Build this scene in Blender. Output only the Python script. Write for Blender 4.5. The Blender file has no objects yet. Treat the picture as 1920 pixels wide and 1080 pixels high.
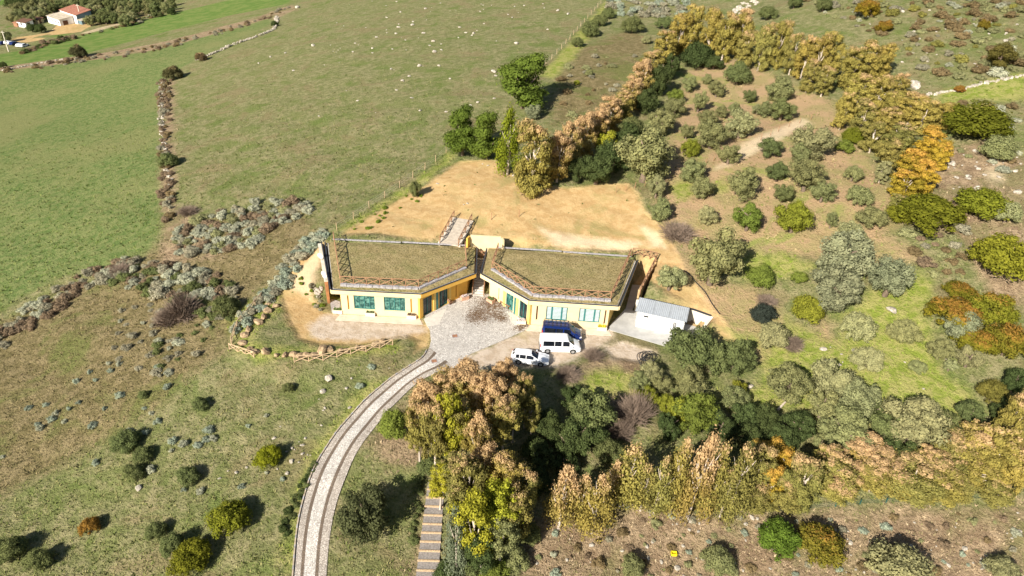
import bpy, math, random
import numpy as np
from mathutils import Vector, Matrix
R_ = math.radians
random.seed(7); rng = np.random.default_rng(7)
scene = bpy.context.scene
col = scene.collection

# ------------------------------------------------------------------ camera
F = 1297.0; PITCH = R_(32); ROLL = R_(3.3); CAMH = 52.0
_f = np.array([0, math.cos(PITCH), -math.sin(PITCH)]); _r0 = np.array([1., 0, 0]); _u0 = np.cross(_r0, _f)
_r = _r0*math.cos(ROLL) + _u0*math.sin(ROLL); _u = -_r0*math.sin(ROLL) + _u0*math.cos(ROLL)
CAM = np.array([0, 0, CAMH])
cd = bpy.data.cameras.new('camera'); cam = bpy.data.objects.new('camera', cd); col.objects.link(cam)
cd.sensor_width = 36; cd.lens = F/1920*36; cd.clip_start = .5; cd.clip_end = 6000
M = Matrix(((_r[0], _u[0], -_f[0], 0), (_r[1], _u[1], -_f[1], 0), (_r[2], _u[2], -_f[2], CAMH), (0, 0, 0, 1)))
cam.matrix_world = M
scene.camera = cam

# ------------------------------------------------------------------ sky, sun, exposure
SUN_EL = 31; SH_AZ = 34        # shadows fall forward and 34 degrees to the right
world = bpy.data.worlds.new('World'); scene.world = world; world.use_nodes = True
wn = world.node_tree.nodes; wl = world.node_tree.links
sky = wn.new('ShaderNodeTexSky'); sky.sky_type = 'NISHITA'; sky.sun_disc = False
sdir = Vector((-math.sin(R_(SH_AZ))*math.cos(R_(SUN_EL)), -math.cos(R_(SH_AZ))*math.cos(R_(SUN_EL)), math.sin(R_(SUN_EL))))
sky.sun_elevation = R_(SUN_EL); sky.sun_rotation = math.atan2(sdir.x, sdir.y)
wl.new(sky.outputs[0], wn['Background'].inputs[0]); wn['Background'].inputs[1].default_value = 0.055
sd_ = bpy.data.lights.new('sun', 'SUN'); sd_.energy = 5.0; sd_.angle = R_(.53); sd_.color = (1, .94, .84)
so = bpy.data.objects.new('sun', sd_); col.objects.link(so); so.rotation_euler = sdir.to_track_quat('Z', 'Y').to_euler()
so.location = (-60, -60, 90)
scene.view_settings.view_transform = 'Standard'; scene.view_settings.look = 'None'
scene.view_settings.exposure = 0.95; scene.view_settings.gamma = 1

# ------------------------------------------------------------------ pixel -> place helpers
def ray(x, y): return _f + _r*(x-960)/F - _u*(y-540)/F
def at(x, y, z=0.):
    d = ray(x, y); return CAM + d*((z-CAMH)/d[2])
def atY(x, y, Y):
    d = ray(x, y); return CAM + d*(Y/d[1])
def proj(p):
    v = np.asarray(p, float)-CAM; zd = v @ _f
    return 960+F*(v @ _r)/zd, 540-F*(v @ _u)/zd, zd
def sstep(a, b, x):
    t = np.clip((x-a)/(b-a), 0, 1); return t*t*(3-2*t)
def psd(px, py, poly):
    """signed distance to a polygon, positive inside"""
    px = np.asarray(px, float); py = np.asarray(py, float)
    d = np.full(px.shape, 1e18); ins = np.zeros(px.shape, bool); n = len(poly)
    for i in range(n):
        ax, ay = poly[i][:2]; bx, by = poly[(i+1) % n][:2]
        ex, ey = bx-ax, by-ay
        t = np.clip(((px-ax)*ex+(py-ay)*ey)/(ex*ex+ey*ey+1e-12), 0, 1)
        d = np.minimum(d, (px-ax-t*ex)**2+(py-ay-t*ey)**2)
        c = ((ay > py) != (by > py)) & (px < (bx-ax)*(py-ay)/(by-ay+1e-12)+ax)
        ins ^= c
    return np.where(ins, 1, -1)*np.sqrt(d)

# ------------------------------------------------------------------ terrain heights
CTRL = [(700,640,0),(560,600,.2),(585,520,1.6),(600,470,3.2),(540,560,.5),(640,440,3.9),(880,455,4.0),(1180,484,3.9),
 (760,400,4.6),(1000,430,4.8),(1200,460,4.2),(1250,560,3.0),(1340,610,1.6),(1320,700,-.2),(1240,720,-.6),(1100,710,-.4),
 (900,340,6.5),(1000,365,6.2),(1100,345,6.8),(1300,300,9),(1500,300,12),(1250,440,5),(1500,450,7.5),(1700,400,11),(1850,350,14),
 (1300,90,14),(1400,200,12),(1570,150,17),(1640,130,19),(1720,330,12.5),(1500,600,3.2),(1700,600,5),(1850,700,4),(1500,780,-.2),(1900,800,1.5),
 (1700,780,1),(1400,950,-3),(1650,950,-2.5),(1880,945,-1.5),(1800,1000,-3),(1300,1070,-5),(1900,1070,-3.5),(1000,900,-3.2),(820,920,-3.2),(812,1070,-5),
 (585,1075,-4.8),(615,900,-2.8),(720,755,-1.2),(790,685,-.2),(980,800,-1.8),(430,660,-1),(300,800,-4),(100,900,-7),(20,1050,-8),(300,1050,-6.2),(450,900,-4),
 (100,700,-7.5),(300,600,-3.6),(450,520,-1.0),(0,600,-10),(100,500,-8),(300,450,-4),(520,440,.6),(320,300,-4),(600,300,2),(800,285,5.4),
 (0,300,-14),(150,200,-16),(310,140,-11),(600,100,1),(900,100,8),(1100,20,12),(520,30,-9),(0,130,-24),(250,70,-22),(100,80,-27.5),(0,95,-29),
 (120,40,-29),(0,0,-31),(250,5,-29),(450,0,-19),(700,0,0),(983,190,8.5),(1100,150,10.5),(1200,100,12.5),(1400,20,18),(1500,0,23),(1620,30,24),(1900,20,29),(1900,150,22),(1780,60,25)]
CP = []
for x, y, z in CTRL:
    p = at(x, y, z); CP.append((p[0], p[1], z))
CP += [(-700,500,-34),(-700,0,-36),(-160,40,-22),(-120,-60,-18),(0,-60,-14),(90,20,-4),(160,60,6),(140,-60,-8),(400,150,36),(350,420,48),(-350,900,-20),(0,700,20),(350,900,60),(-900,1400,-10),(900,1400,60),(900,200,50),(800,-500,0),(-800,-700,-40)]
CP = np.array(CP); S_ = 100.
def _phi(r2): return np.where(r2 > 1e-12, .5*r2*np.log(r2+1e-12), 0)
_xy = CP[:, :2]/S_; n_ = len(CP)
_K = _phi(((_xy[:, None]-_xy[None])**2).sum(2)) + np.eye(n_)*.006
_Pm = np.c_[np.ones(n_), _xy]
_sol = np.linalg.solve(np.block([[_K, _Pm], [_Pm.T, np.zeros((3, 3))]]), np.r_[CP[:, 2], 0, 0, 0])
def tps(X, Y):
    q = np.c_[np.ravel(X), np.ravel(Y)]/S_
    out = np.empty(len(q))
    for i in range(0, len(q), 20000):
        s = q[i:i+20000]
        out[i:i+20000] = _phi(((s[:, None]-_xy[None])**2).sum(2)) @ _sol[:n_] + _sol[n_] + s @ _sol[n_+1:]
    return out.reshape(np.shape(X))
XC = -4.65
def U(side, u, Y): return (XC+side*u, Y)
PLAT = [(-30,66.5),(-25,65),(-17,67.5),(-12.5,69.8),(-9.5,67),(-6,66),(2,65),(9,64.5),(14,67),(20,70),(23,72),(14,80),(0,86),(-20,84),(-23,77),(-28,75.5),(-31,72)]
FOOT = [U(-1,22.2,86.3),U(-1,18.2,74.4),U(-1,6.9,74.4),(-8.5,70),(2,70),U(1,6.9,74.4),(12.6,73.7),(20,70.8),(23.6,72.2),(26.2,75.8),(24.2,76.7),(17.2,79.0),(20,86.4),(17.2,87.0),U(1,1.9,87.3),U(-1,1.9,87.3)]
def hraw(X, Y):
    z = tps(X, Y)
    z = np.clip(z, -45, 70)
    near = np.exp(-((X)**2+(Y-60)**2)/160.**2)
    z = z + near*(.22*np.sin(X*.23+1.3*np.sin(Y*.17))*np.cos(Y*.29+.7*np.sin(X*.13)) + .09*np.sin(X*.9+Y*.37)*np.sin(Y*.8-X*.3))
    m1 = sstep(-4.5, 0, psd(X, Y, PLAT)); z = z*(1-m1)
    m2 = sstep(-.55, -.05, psd(X, Y, FOOT)); z = z*(1-m2) - .02*m2
    return z
def axis(lo, f0, f1, hi, st, g):
    a = list(np.arange(f0, f1+1e-6, st)); s = st; x = f1
    while x < hi: s = min(s*g, 120); x += s; a.append(x)
    s = st; x = f0; b = []
    while x > lo: s = min(s*g, 120); x -= s; b.append(x)
    return np.array(b[::-1]+a)
GX = axis(-1600, -34, 28, 1600, .5, 1.035); GY = axis(-900, 62, 94, 2200, .5, 1.03)
MX, MY = np.meshgrid(GX, GY)
GZ = hraw(MX, MY)
def h(x, y):
    x = np.asarray(x, float); y = np.asarray(y, float)
    i = np.clip(np.searchsorted(GX, x)-1, 0, len(GX)-2); j = np.clip(np.searchsorted(GY, y)-1, 0, len(GY)-2)
    a = (x-GX[i])/(GX[i+1]-GX[i]); b = (y-GY[j])/(GY[j+1]-GY[j])
    return GZ[j, i]*(1-a)*(1-b)+GZ[j, i+1]*a*(1-b)+GZ[j+1, i]*(1-a)*b+GZ[j+1, i+1]*a*b
_T = np.geomspace(20, 2500, 1600)
def hit(px, py):
    d = ray(px, py); P = CAM[None]+_T[:, None]*d[None]
    below = P[:, 2] < h(P[:, 0], P[:, 1])
    if not below.any(): k = len(_T)-1
    else: k = int(np.argmax(below))
    t0, t1 = _T[max(k-1, 0)], _T[k]
    for _ in range(18):
        t = .5*(t0+t1); p = CAM+t*d
        if p[2] < h(p[0], p[1]): t1 = t
        else: t0 = t
    p = CAM+t1*d
    return np.array([p[0], p[1], float(h(p[0], p[1]))])
def hits(pts): return [hit(*p) for p in pts]

# ------------------------------------------------------------------ node helpers
class NT:
    def __init__(s, name):
        s.m = bpy.data.materials.new(name); s.m.use_nodes = True
        s.t = s.m.node_tree; s.n = s.t.nodes; s.l = s.t.links
        s.bsdf = s.n['Principled BSDF']; s.out = s.n['Material Output']
        s.bsdf.inputs['Roughness'].default_value = .9
        s.bsdf.inputs['Specular IOR Level'].default_value = .25
    def put(s, sock, v):
        if hasattr(v, 'is_output') or isinstance(v, bpy.types.NodeSocket): s.l.new(v, sock)
        elif isinstance(v, (tuple, list)) and len(v) == 3 and sock.type == 'RGBA': sock.default_value = (*v, 1)
        else: sock.default_value = v
    def math(s, op, a, b=0., c=0., clamp=False):
        n = s.n.new('ShaderNodeMath'); n.operation = op; n.use_clamp = clamp
        s.put(n.inputs[0], a); s.put(n.inputs[1], b); s.put(n.inputs[2], c); return n.outputs[0]
    def mix(s, f, a, b, mode='MIX'):
        n = s.n.new('ShaderNodeMix'); n.data_type = 'RGBA'; n.blend_type = mode
        s.put(n.inputs[0], f); s.put(n.inputs[6], a); s.put(n.inputs[7], b); return n.outputs[2]
    def noise(s, scale, detail=4, rough=.55, vec=None, dist=0):
        n = s.n.new('ShaderNodeTexNoise'); n.inputs['Scale'].default_value = scale; n.inputs['Detail'].default_value = detail
        n.inputs['Roughness'].default_value = rough; n.inputs['Distortion'].default_value = dist
        if vec is not None: s.l.new(vec, n.inputs['Vector'])
        return n.outputs[0]
    def vor(s, scale, vec=None, out='Distance', feat='F1'):
        n = s.n.new('ShaderNodeTexVoronoi'); n.feature = feat; n.inputs['Scale'].default_value = scale
        if vec is not None: s.l.new(vec, n.inputs['Vector'])
        return n.outputs[out]
    def pos(s):
        return s.n.new('ShaderNodeNewGeometry').outputs['Position']
    def obj(s):
        return s.n.new('ShaderNodeTexCoord').outputs['Object']
    def ss(s, a, b, x):
        n = s.n.new('ShaderNodeMapRange'); n.interpolation_type = 'SMOOTHSTEP'
        s.put(n.inputs[0], x); s.put(n.inputs[1], a); s.put(n.inputs[2], b); n.inputs[3].default_value = 0; n.inputs[4].default_value = 1
        return n.outputs[0]
    def bump(s, hgt, dist=.05, strength=1.):
        n = s.n.new('ShaderNodeBump'); n.inputs['Distance'].default_value = dist; n.inputs['Strength'].default_value = strength
        s.l.new(hgt, n.inputs['Height']); s.l.new(n.outputs[0], s.bsdf.inputs['Normal'])
    def attr(s, name):
        n = s.n.new('ShaderNodeAttribute'); n.attribute_name = name; return n
    def base(s, c): s.put(s.bsdf.inputs['Base Color'], c)
def simple(name, c, rough=.85, var=.18, scale=3., metal=0, bump=0, spec=.3, c2=None):
    t = NT(name); v = t.obj()
    n = t.noise(scale, 5, .6, v); 
    lo = tuple(x*(1-var) for x in c); hi = c2 or tuple(min(1, x*(1+var)) for x in c)
    t.base(t.mix(t.ss(.3, .7, n), lo, hi)); t.bsdf.inputs['Roughness'].default_value = rough
    t.bsdf.inputs['Metallic'].default_value = metal; t.bsdf.inputs['Specular IOR Level'].default_value = spec
    if bump: t.bump(t.noise(scale*6, 4, .6, v), bump)
    return t.m

# ------------------------------------------------------------------ mesh builder
class MB:
    def __init__(s): s.v = []; s.f = []
    def add(s, vs, fs):
        o = len(s.v); s.v += [tuple(map(float, p)) for p in vs]; s.f += [tuple(i+o for i in f) for f in fs]; return s
    def box(s, c, size, rz=0, ax=None):
        x, y, z = (q/2 for q in size); cs, sn = math.cos(rz), math.sin(rz); vs = []
        for a in (-x, x):
            for b in (-y, y):
                for d in (-z, z): vs.append((c[0]+a*cs-b*sn, c[1]+a*sn+b*cs, c[2]+d))
        return s.add(vs, [(0,1,3,2),(4,6,7,5),(0,4,5,1),(2,3,7,6),(0,2,6,4),(1,5,7,3)])
    def bar(s, p, q, w, hh=None):
        """box-section bar from p to q"""
        p = Vector(p); q = Vector(q); d = (q-p).normalized(); hh = hh or w
        a = d.cross(Vector((0, 0, 1)));  a = a.normalized() if a.length > 1e-3 else Vector((1, 0, 0))
        b = a.cross(d).normalized(); vs = []
        for e in (p, q):
            for i, j in ((-1,-1),(1,-1),(1,1),(-1,1)): vs.append(e+a*i*w/2+b*j*hh/2)
        return s.add(vs, [(3,2,1,0),(4,5,6,7),(0,1,5,4),(1,2,6,5),(2,3,7,6),(3,0,4,7)])
    def tube(s, pts, rs, n=7, caps=True):
        pts = [Vector(p) for p in pts]; rings = []
        for i, p in enumerate(pts):
            d = (pts[min(i+1, len(pts)-1)]-pts[max(i-1, 0)]).normalized()
            a = d.cross(Vector((.13, .21, 1) if abs(d.z) < .9 else (1, .1, 0))).normalized(); b = d.cross(a)
            r = rs[i] if isinstance(rs, (list, tuple)) else rs
            rings.append([p+a*r*math.cos(2*math.pi*k/n)+b*r*math.sin(2*math.pi*k/n) for k in range(n)])
        vs = [q for rg in rings for q in rg]; fs = []
        for i in range(len(pts)-1):
            for k in range(n): fs.append((i*n+k, i*n+(k+1) % n, (i+1)*n+(k+1) % n, (i+1)*n+k))
        if caps: fs += [tuple(range(n))[::-1], tuple(range((len(pts)-1)*n, len(pts)*n))]
        return s.add(vs, fs)
    def prism(s, poly, z0, z1):
        n = len(poly); a = sum(poly[i][0]*poly[(i+1) % n][1]-poly[(i+1) % n][0]*poly[i][1] for i in range(n))
        if a < 0: poly = poly[::-1]
        g = lambda z, p: z(p) if callable(z) else z
        vs = [(p[0], p[1], g(z0, p)) for p in poly]+[(p[0], p[1], g(z1, p)) for p in poly]
        return s.add(vs, [tuple(range(n))[::-1], tuple(range(n, 2*n))]+[(i, (i+1) % n, n+(i+1) % n, n+i) for i in range(n)])
    def build(s, name, mat, parent=None, smooth=False, angle=None):
        o = Vector(parent.location) if parent is not None and parent.get('_w') else Vector((0, 0, 0))
        me = bpy.data.meshes.new(name)
        me.from_pydata([(x-o.x, y-o.y, z-o.z) for x, y, z in s.v], [], s.f)
        if mat: me.materials.append(mat)
        if smooth:
            me.shade_smooth()
            if angle: me.set_sharp_from_angle(angle=R_(angle))
        me.update()
        ob = bpy.data.objects.new(name, me); col.objects.link(ob); ob.parent = parent
        return ob
def tag(o, label=None, cat=None, group=None, kind=None):
    if label: o['label'] = label
    if cat: o['category'] = cat
    if group: o['group'] = group
    if kind: o['kind'] = kind
    return o
def thing(name, loc, label, cat, group=None, rz=0, world=True):
    o = bpy.data.objects.new(name, None); col.objects.link(o); o.location = loc; o.rotation_euler.z = rz; o.empty_display_size = .3
    if world: o['_w'] = 1
    return tag(o, label, cat, group)
def copyobj(o, parent=None):
    c = o.copy(); col.objects.link(c); c.parent = parent; return c

# ------------------------------------------------------------------ ground sheet with zones
def zone(lst): return [[(p[0], p[1]) for p in hits(z)] for z in lst]
Z = {}
Z['lush'] = zone([[(-60,140),(130,118),(300,92),(480,42),(512,30),(505,48),(400,95),(345,125),(305,150),(300,230),(300,330),(298,450),(270,478),(200,500),(100,520),(0,580),(-60,610)]])
Z['dirt'] = zone([[(640,440),(690,408),(745,375),(800,348),(860,303),(930,300),(985,345),(1090,352),(1130,345),(1180,345),(1200,365),(1212,400),(1250,430),(1250,470),(1215,480),(1180,472),(1050,470),(950,455),(880,440),(800,452)],
  [(605,452),(560,480),(525,520),(528,560),(540,600),(560,636),(600,648),(680,648),(760,630),(785,640),(770,668),(802,650),(808,615),(790,600),(640,592),(612,584),(585,560),(580,520),(600,490),(614,465)],
  [(1198,492),(1262,525),(1350,592),(1380,640),(1345,640),(1330,600),(1290,570),(1200,560)],
  [(90,62),(110,44),(150,40),(180,44),(150,60),(100,66)],[(15,72),(60,66),(80,74),(60,80),(20,80)],[(1200,478),(1262,455),(1290,520),(1345,585),(1300,575),(1250,545)]])
Z['gravel'] = zone([[(575,612),(610,588),(700,598),(788,604),(800,622),(755,632),(650,640),(600,636)],
  [(835,692),(880,665),(985,620),(1000,605),(1150,620),(1150,636),(1110,660),(1050,688),(960,688),(880,694)],[(1130,650),(1170,640),(1230,660),(1200,680),(1150,672)]])
Z['bright'] = zone([[(1420,720),(1470,600),(1560,640),(1620,560),(1690,500),(1750,530),(1740,600),(1770,700),(1830,740),(1840,780),(1640,800),(1500,770),(1400,770),(1330,745)],
  [(640,428),(700,390),(800,326),(842,285),(855,295),(800,338),(740,378),(690,408),(650,434)],[(1015,140),(1132,8),(1150,-5),(1075,110),(1035,150)],
  [(430,600),(500,543),(527,543),(522,580),(470,640),(500,655),(600,655),(740,638),(752,655),(680,667),(480,672),(440,640)],
  [(700,720),(620,800),(572,870),(555,930),(540,1000),(535,1080),(552,1080),(560,1000),(572,935),(590,880),(640,805),(720,722)],
  [(1740,180),(1830,155),(1930,138),(1930,190),(1830,185),(1790,205)],[(1085,705),(1160,690),(1205,705),(1190,740),(1110,745)],[(1250,350),(1290,340),(1310,365),(1270,380)],
  [(1445,600),(1500,640),(1490,680),(1430,700)],[(1340,340),(1360,330),(1370,350),(1345,360)],[(1380,490),(1470,470),(1520,500),(1480,520),(1400,520)]])
Z['orch'] = zone([[(1225,380),(1290,130),(1380,110),(1560,190),(1650,330),(1710,400),(1660,440),(1750,490),(1500,480),(1400,470),(1300,500),(1250,430)],[(1500,660),(1545,600),(1600,680),(1590,700),(1530,680)],[(1200,470),(1260,440),(1320,520),(1420,545),(1470,600),(1440,690),(1390,660),(1330,620),(1250,560)]])
Z['dry'] = zone([[(940,1090),(1000,975),(1150,925),(1300,965),(1500,955),(1930,940),(1930,1090)],[(1760,290),(1850,255),(1930,300),(1930,600),(1860,560),(1790,440),(1700,420),(1740,340)],[(770,1080),(795,915),(812,900),(800,1080)],
  [(-60,150),(-60,132),(130,108),(300,80),(480,33),(545,8),(560,15),(512,38),(300,100),(130,124)],[(298,470),(296,300),(296,160),(330,150),(328,330),(325,380),(420,480),(300,500)],[(690,820),(760,760),(800,830),(800,880),(720,880)],
  [(1060,690),(1200,660),(1220,760),(1180,800),(1130,760)]])
Z['scrub'] = zone([[(-60,625),(250,500),(330,440),(420,400),(560,385),(600,440),(480,560),(420,660),(300,760),(100,880),(-60,960)],
  [(1040,150),(1090,90),(1170,60),(1230,70),(1150,190),(1040,235)],
  [(0,70),(60,0),(330,0),(250,45),(190,50),(120,20),(30,50)]])
Z['crop'] = zone([[(-60,132),(-60,112),(0,102),(50,92),(95,83),(170,62),(300,30),(430,0),(545,-8),(545,6),(430,29),(300,62),(150,103),(0,126)],[(-60,20),(-60,-8),(40,-8),(30,5),(10,8)],[(0,62),(10,48),(30,48),(35,58)],[(72,68),(120,62),(175,48),(120,70)]])
Z['white'] = zone([[(1205,425),(1235,440),(1248,465),(1225,462)],[(1340,318),(1395,268),(1500,222),(1520,232),(1420,285),(1370,310)],[(1015,430),(1060,440),(1200,455),(1180,468),(1040,462)],[(1850,330),(1865,300),(1880,320),(1870,350)]])
Z['track'] = zone([[(545,540),(565,500),(610,460),(600,500),(580,560)],[(140,66),(165,58),(215,44),(240,42),(170,62)]])
def zsd(keys):
    out = np.full((MX.size, 4), -50.)
    for i, k in enumerate(keys):
        d = np.full(MX.size, -50.)
        for poly in Z[k]: d = np.maximum(d, psd(MX.ravel(), MY.ravel(), poly))
        out[:, i] = np.clip(d, -50, 50)
    return out
def ground_material():
    t = NT('ground_cover'); p = t.pos()
    n05 = t.noise(.045, 4, .6, p); n2 = t.noise(.22, 4, .6, p); n8 = t.noise(.8, 5, .65, p); n30 = t.noise(3.2, 6, .7, p); n90 = t.noise(9, 4, .7, p)
    nB = t.noise(.11, 5, .65, p, .6)
    grain = t.math('ADD', t.math('MULTIPLY', n30, .6), t.math('MULTIPLY', n90, .4))
    A = t.attr('zoneA'); B = t.attr('zoneB'); C = t.attr('zoneC')
    def chan(a):
        s = t.n.new('ShaderNodeSeparateColor'); t.l.new(a.outputs['Color'], s.inputs[0]); return [s.outputs[0], s.outputs[1], s.outputs[2], a.outputs['Alpha']]
    lush, dirt, gravel, bright = chan(A); orch, dry, scrub, crop = chan(B); white, track, _, _ = chan(C)
    wob = t.math('ADD', t.math('MULTIPLY', t.math('SUBTRACT', n2, .5), 5.), t.math('MULTIPLY', t.math('SUBTRACT', n8, .5), 3.2))
    wob = t.math('ADD', wob, t.math('MULTIPLY', t.math('SUBTRACT', grain, .5), 1.6))
    def mask(d, k, s): return t.ss(-s, s, t.math('ADD', d, t.math('MULTIPLY', wob, k)))
    def two(a, b, lo, hi, n): return t.mix(t.ss(lo, hi, n), a, b)
    # pasture: olive grass, straw showing through, darker tufts
    c = two((.16,.17,.065), (.285,.255,.13), .36, .66, n8)
    c = t.mix(t.math('MULTIPLY', t.ss(.46, .64, n2), .6), c, (.145,.175,.05)); c = t.mix(t.math('MULTIPLY', t.ss(.54, .66, nB), .6), c, (.115,.165,.035)); c = t.mix(t.math('MULTIPLY', t.ss(.47, .36, nB), .6), c, (.235,.18,.095))
    c = t.mix(t.math('MULTIPLY', t.ss(.52, .7, grain), .55), c, (.31,.275,.13))
    c = t.mix(t.math('MULTIPLY', t.ss(.485, .38, grain), .8), c, (.085,.088,.03))
    s1 = two((.165,.135,.06), (.26,.205,.105), .4, .62, n8); s1 = t.mix(t.math('MULTIPLY', t.ss(.5, .66, nB), .7), s1, (.14,.165,.045))
    s1 = t.mix(t.math('MULTIPLY', t.ss(.49, .38, grain), .8), s1, (.085,.068,.032))
    c = t.mix(mask(scrub, 1, 2.), c, s1)
    d1 = two((.25,.18,.11), (.39,.285,.175), .38, .62, n8); d1 = t.mix(t.math('MULTIPLY', t.ss(.48, .62, nB), .75), d1, (.185,.175,.07)); d1 = t.mix(t.math('MULTIPLY', t.ss(.47, .36, n2), .6), d1, (.21,.14,.085))
    d1 = t.mix(t.math('MULTIPLY', t.ss(.485, .38, grain), .8), d1, (.13,.09,.05)); d1 = t.mix(t.math('MULTIPLY', t.ss(.55, .66, grain), .5), d1, (.52,.41,.27))
    c = t.mix(mask(dry, .6, 1.2), c, d1)
    o1 = two((.40,.275,.155), (.32,.26,.12), .42, .62, n2); o1 = t.mix(t.math('MULTIPLY', t.ss(.52, .66, nB), .85), o1, (.24,.27,.07))
    o1 = t.mix(t.math('MULTIPLY', t.ss(.46, .34, grain), .45), o1, (.2,.14,.07))
    c = t.mix(mask(orch, .8, 1.5), c, o1)
    l1 = two((.115,.165,.048), (.205,.225,.085), .36, .64, n8); l1 = t.mix(t.math('MULTIPLY', t.ss(.44, .64, n05), .6), l1, (.24,.225,.095))
    l1 = t.mix(t.math('MULTIPLY', t.ss(.485, .38, grain), .75), l1, (.07,.11,.025))
    c = t.mix(mask(lush, .8, 1.5), c, l1)
    k1 = two((.115,.185,.04), (.17,.215,.06), .4, .6, n2)
    c = t.mix(mask(crop, .4, 1.), c, k1)
    b1 = two((.20,.245,.04), (.33,.31,.105), .36, .62, n8); b1 = t.mix(t.math('MULTIPLY', t.ss(.47, .36, grain), .45), b1, (.12,.17,.02))
    c = t.mix(mask(bright, .75, 1.3), c, b1)
    e1 = two((.40,.26,.115), (.49,.34,.165), .38, .64, n8); e1 = t.mix(t.math('MULTIPLY', t.ss(.5, .66, n2), .6), e1, (.38,.29,.13))
    e1 = t.mix(t.math('MULTIPLY', t.ss(.56, .68, nB), .75), e1, (.28,.235,.09)); e1 = t.mix(t.math('MULTIPLY', t.ss(.45, .34, grain), .45), e1, (.30,.20,.09))
    c = t.mix(mask(dirt, .5, .8), c, e1)
    g1 = two((.42,.33,.24), (.52,.43,.335), .4, .6, n8); g1 = t.mix(t.math('MULTIPLY', t.ss(.46, .34, grain), .5), g1, (.30,.225,.16))
    g1 = t.mix(t.math('MULTIPLY', t.ss(.58, .7, nB), .6), g1, (.36,.30,.15))
    c = t.mix(mask(gravel, .4, .7), c, g1)
    c = t.mix(t.math('MULTIPLY', mask(white, .35, 1.), .75), c, two((.62,.50,.34), (.7,.56,.37), .4, .6, n8))
    c = t.mix(t.math('MULTIPLY', mask(track, .2, .6), .7), c, (.56,.43,.28))
    t.base(c); t.bsdf.inputs['Roughness'].default_value = 1; t.bsdf.inputs['Specular IOR Level'].default_value = .05
    hgt = t.math('ADD', t.math('MULTIPLY', n30, .8), t.math('MULTIPLY', n8, .9))
    hgt = t.math('ADD', hgt, t.math('MULTIPLY', n90, .35))
    bare = t.math('MAXIMUM', t.ss(-.5, .5, dirt), t.ss(-.5, .5, gravel))
    hgt = t.math('MULTIPLY', hgt, t.math('SUBTRACT', 1, t.math('MULTIPLY', bare, .72)))
    t.bump(hgt, .34, 1.)
    return t.m
def make_ground():
    ny, nx = MX.shape
    v = np.c_[MX.ravel(), MY.ravel(), GZ.ravel()]
    i = np.arange(ny*nx).reshape(ny, nx)
    q = np.c_[i[:-1, :-1].ravel(), i[:-1, 1:].ravel(), i[1:, 1:].ravel(), i[1:, :-1].ravel()]
    me = bpy.data.meshes.new('ground'); me.vertices.add(len(v)); me.vertices.foreach_set('co', v.ravel())
    me.loops.add(q.size); me.loops.foreach_set('vertex_index', q.ravel()); me.polygons.add(len(q))
    me.polygons.foreach_set('loop_start', np.arange(0, q.size, 4)); me.update(calc_edges=True); me.shade_smooth()
    for nm, ks in (('zoneA', ('lush','dirt','gravel','bright')), ('zoneB', ('orch','dry','scrub','crop')), ('zoneC', ('white','track'))):
        a = me.attributes.new(nm, 'FLOAT_COLOR', 'POINT'); a.data.foreach_set('color', zsd(ks).astype(np.float32).ravel())
    me.materials.append(ground_material())
    o = bpy.data.objects.new('ground', me); col.objects.link(o); tag(o, 'rolling hillside of pasture, bare earth and scrub', None, None, 'structure')
make_ground()

# ------------------------------------------------------------------ materials
def plaster(name, c, stain=.12):
    t = NT(name); v = t.pos()
    a = t.noise(.9, 5, .65, v); b = t.noise(6, 4, .6, v)
    cc = t.mix(t.ss(.35, .7, a), c, tuple(x*(1-stain) for x in c)); cc = t.mix(t.math('MULTIPLY', t.ss(.55, .75, b), .25), cc, tuple(x*.8 for x in c))
    t.base(cc); t.bsdf.inputs['Roughness'].default_value = .92; t.bump(b, .01); return t.m
CREAM = plaster('cream_plaster', (.70,.565,.33)); OCHRE = plaster('ochre_plaster', (.74,.43,.085)); YELLOW = plaster('yellow_plaster', (.72,.50,.15))
WHITE = plaster('white_plaster', (.76,.75,.72), .08); CONC = simple('concrete', (.46,.43,.38), .9, .18, 2, bump=.01)
PALECONC = simple('pale_concrete', (.62,.55,.44), .9, .14, 1.5, bump=.01)
WOOD = simple('weathered_log', (.30,.165,.09), .85, .35, 9, bump=.01); PALEWOOD = simple('sunbleached_log', (.46,.33,.20), .85, .3, 9, bump=.01)
DARKWOOD = simple('dark_timber', (.12,.06,.035), .85, .3, 8); STONE = simple('grey_kerb_stone', (.32,.30,.30), .9, .35, 4, bump=.02)
BLACK = simple('black_membrane', (.035,.038,.045), .6, .2, 4); TEAL = simple('teal_frame', (.03,.16,.15), .5, .15, 3, spec=.5)
BLIND = simple('white_blind', (.46,.53,.54), .8, .06, 12); METALROOF = simple('ribbed_metal_sheet', (.52,.55,.58), .45, .08, 2, metal=.35)
LEAFLITTER = simple('leaf_litter', (.15,.095,.055), .9, .4, 8); TERRA = simple('terracotta', (.30,.15,.085), .85, .25, 4); DARK = simple('dark_opening', (.02,.02,.02), .8, .1, 2)
FLOWERY = simple('yellow_flowers', (.62,.52,.03), .9, .4, 20); FLOWERG = simple('planter_greenery', (.10,.15,.04), .9, .5, 20); FLOWERW = simple('pale_flowers', (.6,.52,.5), .9, .4, 25)
def glassmat(name, c, c2, rough=.12):
    t = NT(name); v = t.pos(); n = t.noise(1.6, 4, .6, v, 1.2)
    t.base(t.mix(t.ss(.42, .62, n), c, c2)); t.bsdf.inputs['Roughness'].default_value = rough; t.bsdf.inputs['Specular IOR Level'].default_value = .6; return t.m
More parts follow.
